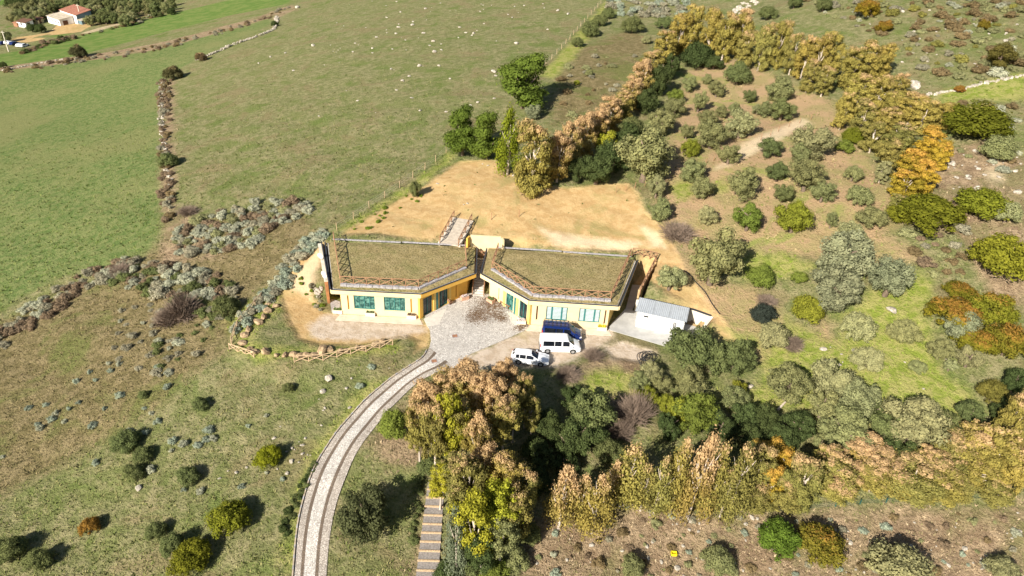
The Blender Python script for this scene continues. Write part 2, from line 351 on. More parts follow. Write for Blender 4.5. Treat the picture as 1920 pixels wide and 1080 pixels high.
GLASS = glassmat('painted_reflection_glass', (.008,.055,.052), (.10,.24,.20)); DGLASS = glassmat('dark_glass', (.008,.014,.018), (.02,.035,.04)); CARGLASS = glassmat('car_glass', (.006,.008,.012), (.012,.015,.02), .06)  # GLASS: highlights and teal reflections are painted into the pane colour
def turfmat():
    t = NT('dry_roof_turf'); v = t.pos(); a = t.noise(1.1, 5, .65, v); b = t.noise(4.5, 6, .7, v); e = t.noise(.25, 3, .6, v)
    c = t.mix(t.ss(.38, .64, a), (.30,.235,.105), (.40,.315,.155)); c = t.mix(t.math('MULTIPLY', t.ss(.48, .66, e), .55), c, (.235,.23,.085)); c = t.mix(t.math('MULTIPLY', t.ss(.50, .39, b), .9), c, (.115,.10,.04)); c = t.mix(t.math('MULTIPLY', t.ss(.56, .66, b), .5), c, (.44,.36,.19))
    t.base(c); t.bsdf.inputs['Specular IOR Level'].default_value = .05; t.bump(t.math('ADD', b, t.math('MULTIPLY', a, .6)), .22); return t.m
TURF = turfmat()
def cobble(name, a, b, joint, sc, dirty=.0, dc=(.2,.14,.08)):
    t = NT(name); v = t.pos(); d = t.vor(sc, v, 'Color'); e = t.vor(sc, v, 'Distance', 'DISTANCE_TO_EDGE')
    s = t.n.new('ShaderNodeSeparateColor'); t.l.new(d, s.inputs[0])
    c = t.mix(s.outputs[0], a, b); c = t.mix(t.ss(.10, .02, e), c, joint)
    n = t.noise(.5, 5, .6, v); c = t.mix(t.math('MULTIPLY', t.ss(.45, .7, n), .4), c, tuple(x*.72 for x in a))
    t.base(c); t.bump(t.ss(0, .15, e), .025); return t.m
COBBLE = cobble('pale_cobble', (.36,.315,.27), (.56,.50,.43), (.22,.185,.15), 5.5)
COBBLEC = cobble('white_cobble', (.48,.445,.40), (.72,.68,.62), (.28,.245,.21), 5.5)
TRACKC = cobble('brown_cobble', (.15,.11,.08), (.22,.165,.12), (.10,.08,.06), 7)
PAVE = simple('smooth_paving', (.56,.52,.45), .85, .1, 1.5)
ROCKM = simple('limestone', (.38,.33,.26), .95, .3, 2.5, bump=.05, c2=(.54,.485,.40))
BROWNROCK = simple('ochre_boulder', (.27,.18,.10), .95, .35, 2, bump=.06, c2=(.50,.36,.21))

# ------------------------------------------------------------------ driveway, plaza, paths
def spline(pts, n):
    p = np.array(pts, float); d = np.r_[0, np.cumsum(np.linalg.norm(np.diff(p, axis=0), axis=1))]
    P = np.vstack([2*p[0]-p[1], p, 2*p[-1]-p[-2]]); out = []
    for t in np.linspace(0, d[-1], n):
        i = min(np.searchsorted(d, t, side='right')-1, len(p)-2); u = (t-d[i])/(d[i+1]-d[i])
        a, b, c, e = P[i], P[i+1], P[i+2], P[i+3]
        out.append(.5*((2*b)+(c-a)*u+(2*a-5*b+4*c-e)*u*u+(-a+3*b-3*c+e)*u**3))
    return np.array(out)
EL = [(805,652),(792,672),(762,692),(722,720),(682,755),(642,800),(607,850),(586,890),(570,940),(558,1000),(551,1080),(545,1180)]
ER = [(852,690),(835,697),(802,708),(772,728),(737,762),(702,803),(667,853),(646,902),(629,952),(618,1010),(612,1080),(606,1180)]
NL = 110
L3 = spline([p[:2] for p in hits(EL)], NL); R3 = spline([p[:2] for p in hits(ER)], NL)
FR = [0,.06,.12,.19,.22,.29,.36,.44,.52,.58,.65,.68,.74,.8,.88,.94,1]
def roadpt(i, f, dz):
    # the surface is straight between its cross-lines so that strips lie parallel to it
    p = L3[i]*(1-f)+R3[i]*f; return (p[0], p[1], ROADZ(i, f)+dz)
_rz = np.array([[float(h(*(L3[i]*(1-f)+R3[i]*f)))+.06 for f in FR] for i in range(NL)])
_rz = np.maximum(_rz, .5*(_rz+np.mean(_rz, axis=1, keepdims=True)))
def ROADZ(i, f): return float(np.interp(f, FR, _rz[i]))
def strip(f0, f1, dz):
    fs = [f0]+[f for f in FR if f0 < f < f1]+[f1]; m = MB(); k = len(fs)
    m.add([roadpt(i, f, dz) for i in range(NL) for f in fs], [(i*k+j, i*k+j+1, (i+1)*k+j+1, (i+1)*k+j) for i in range(NL-1) for j in range(k-1)]); return m
tag(strip(0, 1, 0).build('driveway', COBBLE, smooth=True), 'cobbled driveway curving up to the paved court', None, None, 'structure')
tag(strip(.31, .645, .005).build('driveway_centre', COBBLEC, smooth=True), 'pale centre band of the cobbled driveway', None, None, 'structure')
for f0, f1 in ((.205, .30), (.655, .75)): tag(strip(f0, f1, .009).build('wheel_track', TRACKC, smooth=True), 'brown wheel track set into the cobbled driveway', None, None, 'structure')
KERB = simple('kerb_sandstone', (.38,.31,.23), .9, .2, 3)
kb = thing('driveway_kerb', tuple(L3[50])+(float(h(*L3[50])),), 'low stone kerb along the outer curve of the driveway', 'kerb')
for i in range(2, NL-1, 1):
    a = roadpt(i, -.035, .05); b = roadpt(i+1, -.035, .05); MB().bar(a, b, .12, .16).build('kerb_stone', KERB if i % 3 else STONE, kb)
# plaza
pz = [at(x, y, 0)[:2] for x, y in ((797,603),(806,620),(808,640),(805,652),(852,690),(882,664),(935,642),(986,619),(992,604))]
pz = [tuple(p) for p in pz]+[(1.9,75.2),(-1.5,79.3),(-3.2,81.2),(-6.1,81.2),(-7.6,79.3),(-11.2,75.2)]
def fanpoly(poly, z, step=1.0): return MB().prism(poly, z-.06, z)
tag(fanpoly(pz, .055).build('plaza', COBBLEC), 'paved court of small pale cobbles between the two wings', None, None, 'structure')
pl1 = [(-11.3,74.3),(-8.6,77.2),(-9.2,73.2),(-10.6,72.6)]; pl2 = [(2.0,75.1),(-.6,77.4),(.2,74.4),(2.1,73.4)]
tag(fanpoly(pl1, .061).build('paving_apron', PAVE), 'smooth pale paving apron at the glazed doors', None, None, 'structure')
tag(fanpoly(pl2, .061).build('paving_apron', PAVE), 'smooth pale paving apron at the glazed doors', None, None, 'structure')
for sgn in (-1, 1):
    q = [U(sgn,7.2,74.35),U(sgn,17.6,74.2),U(sgn,17.9,72.9),U(sgn,6.6,73.0)]
    tag(fanpoly(q, .05).build('facade_walkway', simple('pink_concrete', (.60,.49,.38), .9, .12, 1.2)), 'concrete walkway along the foot of the window wall', None, None, 'structure')
yd = [tuple(at(x, y, 0)[:2]) for x, y in ((1139,618),(1149,604),(1173,579))]+[(17.4,86),(19.4,86),(16.6,79.2),(24.2,76.4),(25.8,75.4),(22.6,71.6),(20.0,71.3)]
tag(fanpoly(yd, .05).build('service_yard', simple('grey_screed', (.41,.40,.375), .85, .13, .9)), 'grey concrete service yard around the white shed', None, None, 'structure')
q = [tuple(at(x, y, 0)[:2]) for x, y in ((618,560),(638,566),(640,590),(622,586))]
tag(fanpoly(q, .06).build('paving_pad', STONE), 'small grey stone pad at the building corner', None, None, 'structure')
# leaf litter drifts on the plaza
def litter(px, spread, n, seed):
    r = random.Random(seed); m = MB()
    for _ in range(n):
        k = r.random(); c = (px[0][0]*(1-k)+px[1][0]*k+r.gauss(0, spread), px[0][1]*(1-k)+px[1][1]*k+r.gauss(0, spread*.6))
        p = at(c[0], c[1], .075); a = r.random()*6.3; s = r.uniform(.04, .11)
        m.add([(p[0]+s*math.cos(a+j*2.1), p[1]+s*math.sin(a+j*2.1), .066+r.random()*.03) for j in range(3)], [(0,1,2)])
    return m
lm = MB()
for (pa, pb, sp, nn) in (((905,570),(940,572),14,1500),((885,600),(900,580),9,900),((935,590),(945,600),6,400),((972,618),(990,600),5,500),((925,585),(905,600),9,500)):
    q = litter((pa, pb), sp, nn, nn); lm.add(q.v, q.f)
tag(lm.build('fallen_leaves', LEAFLITTER), 'drifts of brown fallen leaves on the paved court', 'leaves', None, 'stuff')
for px in ((853,631),(814,678)):
    p = hit(*px); mh = thing('drain_cover', (p[0], p[1], p[2]+.06), 'rusty square drain cover in the '+('court paving' if px[0] > 840 else 'driveway paving'), 'drain cover')
    MB().box((p[0], p[1], p[2]+.09), (.75, .7, .03), .3).build('frame', STONE, mh); MB().box((p[0], p[1], p[2]+.11), (.6, .55, .02), .3).build('lid', TERRA, mh)
# stepped path
sp = hits([(818,905),(800,1090)]); d = np.array(sp[1])-np.array(sp[0]); Ln = math.hypot(d[0], d[1]); e = d[:2]/Ln; nrm = np.array([-e[1], e[0]])
path = thing('stepped_path', tuple(sp[0]), None, None); tag(path, 'stepped path of grey gravel treads descending beside the tall trees', None, None, 'structure')
NT_ = 11; TREAD = simple('gravel_tread', (.25,.225,.205), .95, .25, 6, bump=.02)
for i in range(NT_):
    a = np.array(sp[0])+d*(i/NT_); b = np.array(sp[0])+d*((i+1)/NT_); z = max(float(h(a[0], a[1])), float(h(b[0], b[1])))+.05
    wd = .85+.2*i/NT_
    quad = [tuple(a[:2]-nrm*wd), tuple(a[:2]+nrm*wd), tuple(b[:2]+nrm*wd), tuple(b[:2]-nrm*wd)]
    MB().prism(quad, z-.4, z).build('tread', TREAD, path)
    MB().bar((b[0]-nrm[0]*wd*1.05, b[1]-nrm[1]*wd*1.05, z-.01), (b[0]+nrm[0]*wd*1.05, b[1]+nrm[1]*wd*1.05, z-.01), .14, .16).build('timber_edge', PALEWOOD, path)

# ------------------------------------------------------------------ main building
bld = thing('visitor_building', (XC, 79, 0), 'cream two-winged building with dry turf roofs facing a cobbled court', 'building')
RZ = 3.9
def rail(parent, pts, name='roof_railing', mat=None, ht=1.25, bay=1.75, r=.06, label=None, loop=False, braces=True):
    """rustic railing of posts, a top rail and crossed braces along a 3-D polyline; posts, rails and braces are sub-parts"""
    mat = mat or WOOD
    g = bpy.data.objects.new(name, None); col.objects.link(g); g.parent = parent; o = Vector(pts[0]); g['_w'] = 0
    g.location = o-Vector(parent.location) if parent is not None else o
    if label: g['label'] = label
    def bl(m, nm):
        m.v = [(x-o.x, y-o.y, z-o.z) for x, y, z in m.v]; ob = m.build(nm, mat, None); ob.parent = g
    first = True
    for a, b in zip(pts[:-1], pts[1:]):
        a = Vector(a); b = Vector(b); n = max(1, round((b-a).length/bay))
        for k in range(n):
            p = a.lerp(b, k/n); q = a.lerp(b, (k+1)/n); up = Vector((0, 0, ht)); j = Vector((random.uniform(-.02, .02), random.uniform(-.02, .02), random.uniform(-.03, .05)))
            bl(MB().tube([p-Vector((0, 0, .1)), p+up+j], [r*1.15, r], 6), 'post')
            bl(MB().tube([p+up*.96+j*.5, q+up*.96], [r, r*.9], 6), 'top_rail')
            if braces:
                bl(MB().tube([p+up*.12, q+up*.9+j], [r*.85, r*.8], 6), 'brace'); bl(MB().tube([p+up*.88+j, q+up*.12], [r*.8, r*.85], 6), 'brace')
        if (b-Vector(pts[-1])).length < 1e-6 and not loop: bl(MB().tube([b-Vector((0, 0, .1)), b+Vector((0, 0, ht))], [r*1.15, r], 6), 'post')
    return g
def wallseg(m, p, q, z0, z1, th, openings=()):
    """upright wall panel from p to q in plan, thickness th behind its face; openings = (t0,t1,za,zb) along it"""
    P = Vector((*p, 0)); Q = Vector((*q, 0)); d = (Q-P); Ld = d.length; d.normalize(); n = Vector((d.y, -d.x, 0))
    cuts = sorted(set([0, Ld]+[t for o in openings for t in o[:2]]))
    for a, b in zip(cuts[:-1], cuts[1:]):
        zs = [(z0, z1)]
        for o in openings:
            if o[0] <= (a+b)/2 <= o[1]: zs = [(z0, o[2]), (o[3], z1)]
        for za, zb in zs:
            if zb-za < .01: continue
            v = []
            for s in (a, b):
                for k in (0, -th):
                    for z in (za, zb): w = P+d*s+n*k; v.append((w.x, w.y, z))
            m.add(v, [(0,1,3,2),(4,6,7,5),(0,4,5,1),(2,3,7,6),(0,2,6,4),(1,5,7,3)])
    return P, d, n
def window(parent, P, d, n, t0, t1, za, zb, kind='glass', mull=2, name='window', rec=.12):
    """frame set back in its opening, panes, mullions and a sill"""
    w = bpy.data.objects.new(name, None); col.objects.link(w); w.parent = parent; c = P+d*((t0+t1)/2); c.z = za
    w.location = c-Vector(parent.location); o = c
    def bl(m, nm, mat):
        m.v = [(x-o.x, y-o.y, z-o.z) for x, y, z in m.v]; ob = m.build(nm, mat, None); ob.parent = w
    at_ = lambda t, z, k: (P+d*t-n*k)+Vector((0, 0, z))
    fw = .09
    bl(MB().bar(at_(t0, za+fw/2, rec), at_(t1, za+fw/2, rec), .1, fw), 'frame', TEAL); bl(MB().bar(at_(t0, zb-fw/2, rec), at_(t1, zb-fw/2, rec), .1, fw), 'frame', TEAL)
    ts = [t0+fw/2]+[t0+(t1-t0)*f for f in ([.27, .73] if mull == 2 else [i/(mull+1) for i in range(1, mull+1)])]+[t1-fw/2]
    for t in ts:
        v = MB(); a = at_(t, za+fw, rec); b = at_(t, zb-fw, rec); ww = .08 if t in (ts[0], ts[-1]) or kind != 'blind' else .2
        q = d*ww/2; e = n*.05
        v.add([a-q+e, a+q+e, a+q-e, a-q-e, b-q+e, b+q+e, b+q-e, b-q-e], [(0,1,5,4),(1,2,6,5),(2,3,7,6),(3,0,4,7)]); bl(v, 'mullion', TEAL)
    for a, b in zip(ts[:-1], ts[1:]):
        v = MB(); k = rec+.02
        v.add([at_(a+.03, za+.06, k), at_(b-.03, za+.06, k), at_(b-.03, zb-.06, k), at_(a+.03, zb-.06, k)], [(0,1,2,3)]); bl(v, 'pane', GLASS if kind != 'dark' else DGLASS)
        if kind == 'blind':
            nz = 9; hh = (zb-za-.2)/nz
            v = MB()
            for i in range(nz):
                z = za+.1+i*hh; v.add([at_(a+.08, z, rec-.005), at_(b-.08, z, rec-.005), at_(b-.08, z+hh*.9, rec-.03), at_(a+.08, z+hh*.9, rec-.03)], [(0,1,2,3)])
            bl(v, 'blind', BLIND)
    v = MB(); k = .02
    bl(MB().bar(at_(t0-.05, za-.03, .04), at_(t1+.05, za-.03, .04), .22, .05), 'sill', CREAM)
    return w
for sg in (-1, 1):
    OUT = [U(sg,.42,80.2),U(sg,6.95,74.3),U(sg,18.4,74.15),U(sg,22.3,86.5),U(sg,.80,87.3)]
    ang = OCHRE if sg < 0 else CREAM
    # roof slab in fascia boards + turf
    inner = [U(sg,.55,80.3),U(sg,7.0,74.5),U(sg,18.25,74.35),U(sg,22.1,86.4),U(sg,.95,87.1)]
    MB().prism(inner, RZ-.55, RZ-.12).build('roof_slab', CONC, bld)
    for a, b, mt in ((OUT[0], OUT[1], ang), (OUT[1], OUT[2], CREAM), (OUT[2], OUT[3], CREAM), (OUT[4], OUT[0], CREAM)):
        m = MB(); pa, pb = (a, b) if sg < 0 else (b, a)
        wallseg(m, pa, pb, RZ-.6, RZ, .16); m.build('fascia', mt, bld)
        m = MB(); wallseg(m, pa, pb, RZ+.002, RZ+.05, .2); m.v = [tuple(v) for v in m.v]; m.build('roof_edge_trim', BLACK, bld)
    # turf: gently domed sheet
    tin = [U(sg,.62,80.35),U(sg,7.02,74.55),U(sg,18.2,74.4),U(sg,22.0,86.6),U(sg,.95,87.6)]
    xs = [p[0] for p in tin]; ys = [p[1] for p in tin]
    m = MB(); st = .35; nx = int((max(xs)-min(xs))/st)+1; ny = int((max(ys)-min(ys))/st)+1
    GXX, GYY = np.meshgrid(min(xs)+np.arange(nx+1)*st, min(ys)+np.arange(ny+1)*st); sdv = psd(GXX, GYY, tin)
    # cells wholly inside, plus a rim that follows the outline
    zt = lambda x, y, s: RZ-.04+.16*float(sstep(0, 1.4, np.array(s)))+.03*math.sin(x*1.3)*math.sin(y*1.7)
    idx = {}
    for j in range(ny+1):
        for i in range(nx+1):
            if sdv[j, i] > -.36:
                x, y = GXX[j, i], GYY[j, i]
                if sdv[j, i] < 0:   # pull onto the outline
                    best = None
                    for k in range(5):
                        a = Vector(tin[k]); b = Vector(tin[(k+1) % 5]); ab = b-a; t = max(0, min(1, (Vector((x, y))-a).dot(ab)/ab.length_squared)); c = a+ab*t
                        dd = (c-Vector((x, y))).length
                        if best is None or dd < best[0]: best = (dd, c)
                    x, y = best[1]
                idx[j, i] = len(m.v); m.v.append((x, y, zt(x, y, max(0, sdv[j, i]))))
    for j in range(ny):
        for i in range(nx):
            q = [idx.get(k) for k in ((j, i), (j, i+1), (j+1, i+1), (j+1, i))]
            if None not in q: m.f.append(tuple(q))
    m.build('turf_roof', TURF, bld, smooth=True)
    # stone kerb carrying the railing
    KP = [U(sg,1.75,81.5),U(sg,7.4,75.55),U(sg,17.45,75.35),U(sg,21.3,87.2)]
    for a, b in zip(KP[:2], KP[1:3]):
        a = Vector((*a, RZ+.14)); b = Vector((*b, RZ+.14)); n = max(1, int((b-a).length/.8))
        for k in range(n):
            j = Vector((0, random.uniform(-.03, .03), random.uniform(-.03, .03)))
            p = a.lerp(b, (k+.03)/n)+j; q = a.lerp(b, (k+.97)/n)+j; off = Vector((0, -.22, 0))
            MB().bar(p+off, q+off, .42, .34).build('kerb_stone', STONE, bld)
    rp = [(*KP[0], RZ+.1), (*KP[1], RZ+.1), (*KP[2], RZ+.1), (*KP[3], RZ+.1)]
    if sg > 0 or True: rail(bld, [(*U(sg,2.35,86.6), RZ+.1)]+rp, label='rustic log railing of crossed braces on the turf roof edge')
    # walls
    cr, oc, ic = U(sg,7.15,74.5), U(sg,17.35,74.4), U(sg,1.6,80.9)
    a, b = (oc, cr) if sg < 0 else (cr, oc)
    cx = (a[0]+b[0])/2; Lw = math.dist(a, b)
    tt = lambda px, py: (Vector(atY(px, py, 74.45)[:2])-Vector(a)).dot(Vector((b[0]-a[0], b[1]-a[1])).normalized())
    wins = [(tt(663,560), tt(702.5,562)), (tt(719.5,562), tt(759.5,566))] if sg < 0 else [(tt(1024,585), tt(1064,588)), (tt(1085.5,590), tt(1125,593))]
    slits = [tt(652.5,560), tt(771,570)] if sg < 0 else [tt(1007,585), tt(1134,598)]
    zs = (.95, 3.0); ops = [(w0, w1, *zs) for w0, w1 in wins]+[(s-.11, s+.11, .75, 2.95) for s in slits]
    m = MB(); P, d, n = wallseg(m, a, b, -.15, RZ-.601, .3, ops); m.build('wall', CREAM, bld)
    for w0, w1 in wins: window(bld, P, d, n, w0, w1, *zs, kind='glass' if sg < 0 else 'blind', mull=3 if sg < 0 else 2)
    for s in slits:
        m = MB(); wallseg(m, tuple((P+d*(s-.11)-n*.2)[:2]), tuple((P+d*(s+.11)-n*.2)[:2]), .75, 2.95, .05); m.build('slit_window', DARKWOOD if sg > 0 else OCHRE, bld)
    # angled court wall
    a2, b2 = (cr, ic) if sg < 0 else (ic, cr); Lc = math.dist(a2, b2)
    T = lambda t: t*Lc if sg < 0 else (1-t)*Lc
    def rng2(t0, t1): return (min(T(t0), T(t1)), max(T(t0), T(t1)))
    ops = [(*rng2(.07, .25), .06, 2.7), (*rng2(.40, .58), .06, 2.85), (*rng2(.755, .775), .4, 2.9)]
    m = MB(); P, d, n = wallseg(m, a2, b2, -.1, RZ-.601, .3, ops); m.build('wall', ang, bld)
    window(bld, P, d, n, *rng2(.07, .25), .06, 2.7, 'dark', 1, 'glazed_door'); window(bld, P, d, n, *rng2(.40, .58), .06, 2.85, 'glass' if sg > 0 else 'dark', 2, 'glazed_door')
    m = MB(); q = rng2(.755, .775); wallseg(m, tuple((P+d*q[0]-n*.2)[:2]), tuple((P+d*q[1]-n*.2)[:2]), .4, 2.9, .05); m.build('slit_window', DARKWOOD, bld)
    for t in (.30, .345, .62):
        c = P+d*T(t)+n*.04; MB().box((c.x, c.y, 1.65), (.42, .1, 3.28), math.atan2(d.y, d.x)).build('pilaster', YELLOW if t != .345 else TEAL, bld)
    c = Vector((*cr, 0)); MB().box((c.x, c.y+.12, 1.6), (.5, .5, 3.3), math.atan2(d.y, d.x)).build('corner_pier', YELLOW if sg > 0 else OCHRE, bld)
    # outer side wall, inner return wall
    c = Vector((*oc, 0)); m = MB(); e0 = U(sg,21.0,86.3)
    pa, pb = (e0, oc) if sg < 0 else (oc, e0); wallseg(m, pa, pb, -.1, RZ-.601, .3); m.build('wall', YELLOW, bld)
    e1 = U(sg,1.05,87.0); pa, pb = (ic, e1) if sg < 0 else (e1, ic); m = MB(); wallseg(m, pa, pb, -.1, RZ-.601, .3); m.build('wall', OCHRE if sg < 0 else CREAM, bld)
    # pale coping along the back edge of the roof
    for k in range(2):
        a = U(sg, 2.1+k*9.6, 87.62-.12*k); b = U(sg, 11.5+k*10, 87.55-.25*k); MB().bar((*a, RZ+.14-.04*k), (*b, RZ+.12-.04*k), .22, .14).build('coping', STONE, bld)
# stairs between the wings
st = bpy.data.objects.new('stairs', None); col.objects.link(st); st.parent = bld; st.location = (0, 1.6, 0); st['label'] = 'grey stone stairs climbing between the wings'
NS = 15; y0, y1 = 80.6, 86.9
for i in range(NS):
    y = y0+(y1-y0)*i/NS; z = 2.5*(i+1)/NS; x0 = -5.38; x1 = -3.92
    m = MB().box(((x0+x1)/2, (y+y1)/2+.0, z-.09), (x1-x0, y1-y, .17)); m.v = [(a-XC, b-80.6, c) for a, b, c in m.v]; m.build('step', CONC, None).parent = st
for xs_ in (-5.44, -3.86):
    rail(bld, [(xs_, 80.7, .15), (xs_, 86.6, 2.5)], 'stair_railing', bay=1.5, r=.055)
rail(bld, [(-5.4, 86.75, 2.5), (-3.9, 86.75, 2.5)], 'stair_railing', bay=.9, r=.055, label='log railing across the head of the stairs')
# cream parapet wall behind the stair head
m = MB(); wallseg(m, (-6.4, 88.0), (-2.0, 88.0), 2.2, 5.5, .3); m.build('parapet_wall', CREAM, bld)
m = MB(); wallseg(m, (-6.7, 87.2), (-6.42, 88.0), 3.3, 5.4, .25); m.build('parapet_wall', OCHRE, bld)  # left return in ochre: the shade on its inner side put into the colour
m = MB(); wallseg(m, (-1.98, 88.02), (-1.7, 87.3), 3.3, 5.4, .25); m.build('parapet_wall', CREAM, bld)

# ------------------------------------------------------------------ footbridge onto the left roof
b1, b2, b3, b4 = [np.array(at(x, y, z)) for x, y, z in ((823,455,4.1),(850,407,5.05),(886,413,5.05),(861,461,4.1))]
fb = thing('footbridge', tuple((b1+b4)/2), 'pale footbridge with crossed log railings leading onto the turf roof', 'footbridge')
NB = 10; DECK = simple('bridge_deck', (.42,.36,.285), .9, .15, 2)
for k in range(NB):
    f0, f1 = k/NB+.004, (k+1)/NB-.004
    P4 = [b1+(b2-b1)*f0, b4+(b3-b4)*f0, b4+(b3-b4)*f1, b1+(b2-b1)*f1]
    MB().add([tuple(p) for p in P4]+[tuple(p-np.array([0, 0, .18])) for p in P4], [(0,1,2,3),(7,6,5,4),(0,4,5,1),(1,5,6,2),(2,6,7,3),(3,7,4,0)]).build('deck_slab', DECK, fb)
for a, b in ((b1, b2), (b4, b3)):
    MB().bar(tuple(a-np.array([0, 0, .22])), tuple(b-np.array([0, 0, .3])), .3, .5).build('edge_beam', PALECONC, fb)
    rail(fb, [tuple(a+np.array([.12 if a is b1 else -.12, 0, .02])), tuple(b+np.array([.12 if a is b1 else -.12, 0, .02]))], 'bridge_railing', bay=1.5, r=.06, ht=1.1)

# ------------------------------------------------------------------ retaining walls beside the building
rw = thing('retaining_wall', (-26, 80.5, 0), 'long retaining wall with cream coping beside the turf roof', 'wall')
m = MB(); wallseg(m, (-28.0, 86.4), (-24.5, 76.6), -.6, 3.45, .34); m.build('wall_face', simple('shaded_orange_render', (.34,.15,.06), .9, .25, 2), rw)  # brown face: orange paint with its shade mixed into the colour
m = MB(); wallseg(m, (-28.12, 86.5), (-24.6, 76.5), 3.452, 3.56, .5); m.build('coping', PALECONC, rw)
MB().bar((-27.5, 86.3, 3.9), (-23.35, 74.6, 3.9), .16, .3).build('flashing', BLACK, rw)
rw2 = thing('retaining_wall', (20, 78.2, 0), 'pale retaining wall wrapped round the back of the white shed', 'wall')
tops = [(16.9,79.1,1.9),(18.3,78.5,2.3),(24.1,76.75,2.2),(26.35,75.95,1.9),(23.9,72.9,.9)]
for a, b in zip(tops[:-1], tops[1:]):
    d = (Vector(b)-Vector(a)); d.z = 0; d.normalize(); n = Vector((d.y, -d.x, 0))
    v = []
    for p in (a, b):
        for k in (0, -.3): v += [(p[0]+n.x*k, p[1]+n.y*k, -.2), (p[0]+n.x*k, p[1]+n.y*k, p[2])]
    MB().add(v, [(0,1,3,2),(4,6,7,5),(0,4,5,1),(2,3,7,6),(0,2,6,4),(1,5,7,3)]).build('wall_panel', PALECONC, rw2)
    q = Vector(a)+Vector((-n.x*.15, -n.y*.15, .045)); q2 = Vector(b)+Vector((-n.x*.15, -n.y*.15, .045)); MB().bar(q, q2, .36, .08).build('coping', BLACK if b is not tops[-1] else PALECONC, rw2)
rw3 = thing('retaining_wall', (18.6, 82.5, 0), 'timber-topped retaining wall along the sunken side passage', 'wall')
m = MB(); wallseg(m, (20.1, 86.6), (16.95, 79.2), -.2, 3.4, .25)
m.build('wall_face', simple('earth_render', (.40,.27,.14), .95, .25, 2), rw3)
rail(rw3, [(20.4, 86.9, 3.5), (17.2, 79.0, 2.9)], 'passage_railing', bay=1.6)
rail(rw3, [(17.0, 87.5, 4.0), (18.6, 87.4, 4.0), (20.4, 86.9, 3.8)], 'passage_railing', bay=1.2)

# ------------------------------------------------------------------ white shed
sh = thing('white_shed', (19.5, 75.5, 0), 'white rendered shed with a sloping ribbed metal roof', 'shed')
A = np.array([16.45,75.4]); B = np.array([22.4,73.6]); e = (B-A)/np.linalg.norm(B-A); nb = np.array([-e[1], e[0]]); DP = 2.6
Lsh = np.linalg.norm(B-A); A2, B2 = A+nb*DP, B+nb*DP
def quadwall(name, p, q, zp, zq, mat): MB().add([(*p, -.05), (*q, -.05), (*q, zq), (*p, zp)], [(0,1,2,3)]).build(name, mat, sh)
m = MB(); wallseg(m, tuple(A), tuple(B), -.05, 2.5, .2, [(.95, 1.6, 1.75, 2.05), (Lsh-1.45, Lsh-.95, 1.1, 2.0)]); m.build('wall', WHITE, sh)
for (p, q, zp, zq) in ((B, B2, 2.5, 2.75), (B2, A2, 2.75, 2.75), (A2, A, 2.75, 2.5)):
    d = np.array([q[0]-p[0], q[1]-p[1]]); d = d/np.linalg.norm(d); n2 = np.array([-d[1], d[0]])*.2
    MB().add([(*p, -.05), (*q, -.05), (*(q+n2), -.05), (*(p+n2), -.05), (*p, zp-.01), (*q, zq-.01), (*(q+n2), zq-.01), (*(p+n2), zp-.01)], [(0,1,5,4),(1,2,6,5),(2,3,7,6),(3,0,4,7),(4,5,6,7)]).build('wall', WHITE, sh)
wv = bpy.data.objects.new('vent', None)
c = A+e*1.27-nb*(-.12); MB().box((c[0], c[1], 1.9), (.66, .06, .3), math.atan2(e[1], e[0])).build('vent_opening', DARK, sh)
c = A+e*(Lsh-1.2)+nb*.12; MB().box((c[0], c[1], 1.55), (.5, .06, .9), math.atan2(e[1], e[0])).build('window_opening', DARK, sh)
for k in range(3):
    c = A+e*(Lsh-1.38+k*.17)+nb*.02; MB().box((c[0], c[1], 1.55), (.05, .05, .92), math.atan2(e[1], e[0])).build('window_bar', WHITE, sh)
c = A+e*1.6-nb*.05; MB().box((c[0], c[1], 1.62), (.7, .09, .08), math.atan2(e[1], e[0])).build('light_fitting', CONC, sh)
NR = 26; ov = .22
for pnl in range(3):
    m = MB(); r0 = Lsh/3*pnl+.015-(ov if pnl == 0 else 0); r1 = Lsh/3*(pnl+1)-.015+(ov if pnl == 2 else 0); k = 18
    vs = []
    for j in range(2*k+1):
        s = r0+(r1-r0)*j/(2*k); rib = .045 if j % 4 in (1, 2) else 0
        pf = A+e*s-nb*.25; pb_ = A+e*s+nb*(DP+.25); vs += [(*pf, 2.53+rib), (*pb_, 2.83+rib)]
    m.add(vs, [(2*j, 2*j+2, 2*j+3, 2*j+1) for j in range(2*k)]); m.build('roof_panel', METALROOF, sh)
pb_ = A+nb*(DP+.2); q = B+nb*(DP+.2); MB().bar((*pb_, 2.74), (*q, 2.74), .12, .16).build('fascia_board', CONC, sh)

# ------------------------------------------------------------------ planters, benches, dishes, sign
def planter(px, label, plant, mat, rz=0, w=1.25, z=.05):
    p = at(*px, z); t = thing('planter_box', (p[0], p[1], z), label, 'planter', None, rz, world=False)
    for (cx, cy, sx, sy) in ((0, -.28, w, .08), (0, .28, w, .08), (-w/2+.04, 0, .08, .48), (w/2-.04, 0, .08, .48)): MB().box((cx, cy, .26), (sx, sy, .52)).build('side_panel', mat, t)
    MB().box((0, 0, .2), (w-.16, .48, .4)).build('soil', LEAFLITTER, t)
    m = MB(); r = random.Random(px[0])
    for _ in range(160):
        c = Vector((r.uniform(-w/2+.12, w/2-.12), r.uniform(-.2, .2), r.uniform(.42, .72))); a = Vector((r.gauss(0, 1), r.gauss(0, 1), r.gauss(0, .6))).normalized()*.09; b = Vector((r.gauss(0, 1), r.gauss(0, 1), r.gauss(0, 1))).normalized()*.07
        m.add([c-a, c+b, c+a, c-b], [(0,1,2,3)])
    m.build('plants', plant, t)
WBOX = simple('cream_planter', (.66,.56,.42), .85, .12, 3); PBOX = simple('terracotta_planter', (.50,.30,.20), .85, .2, 3)
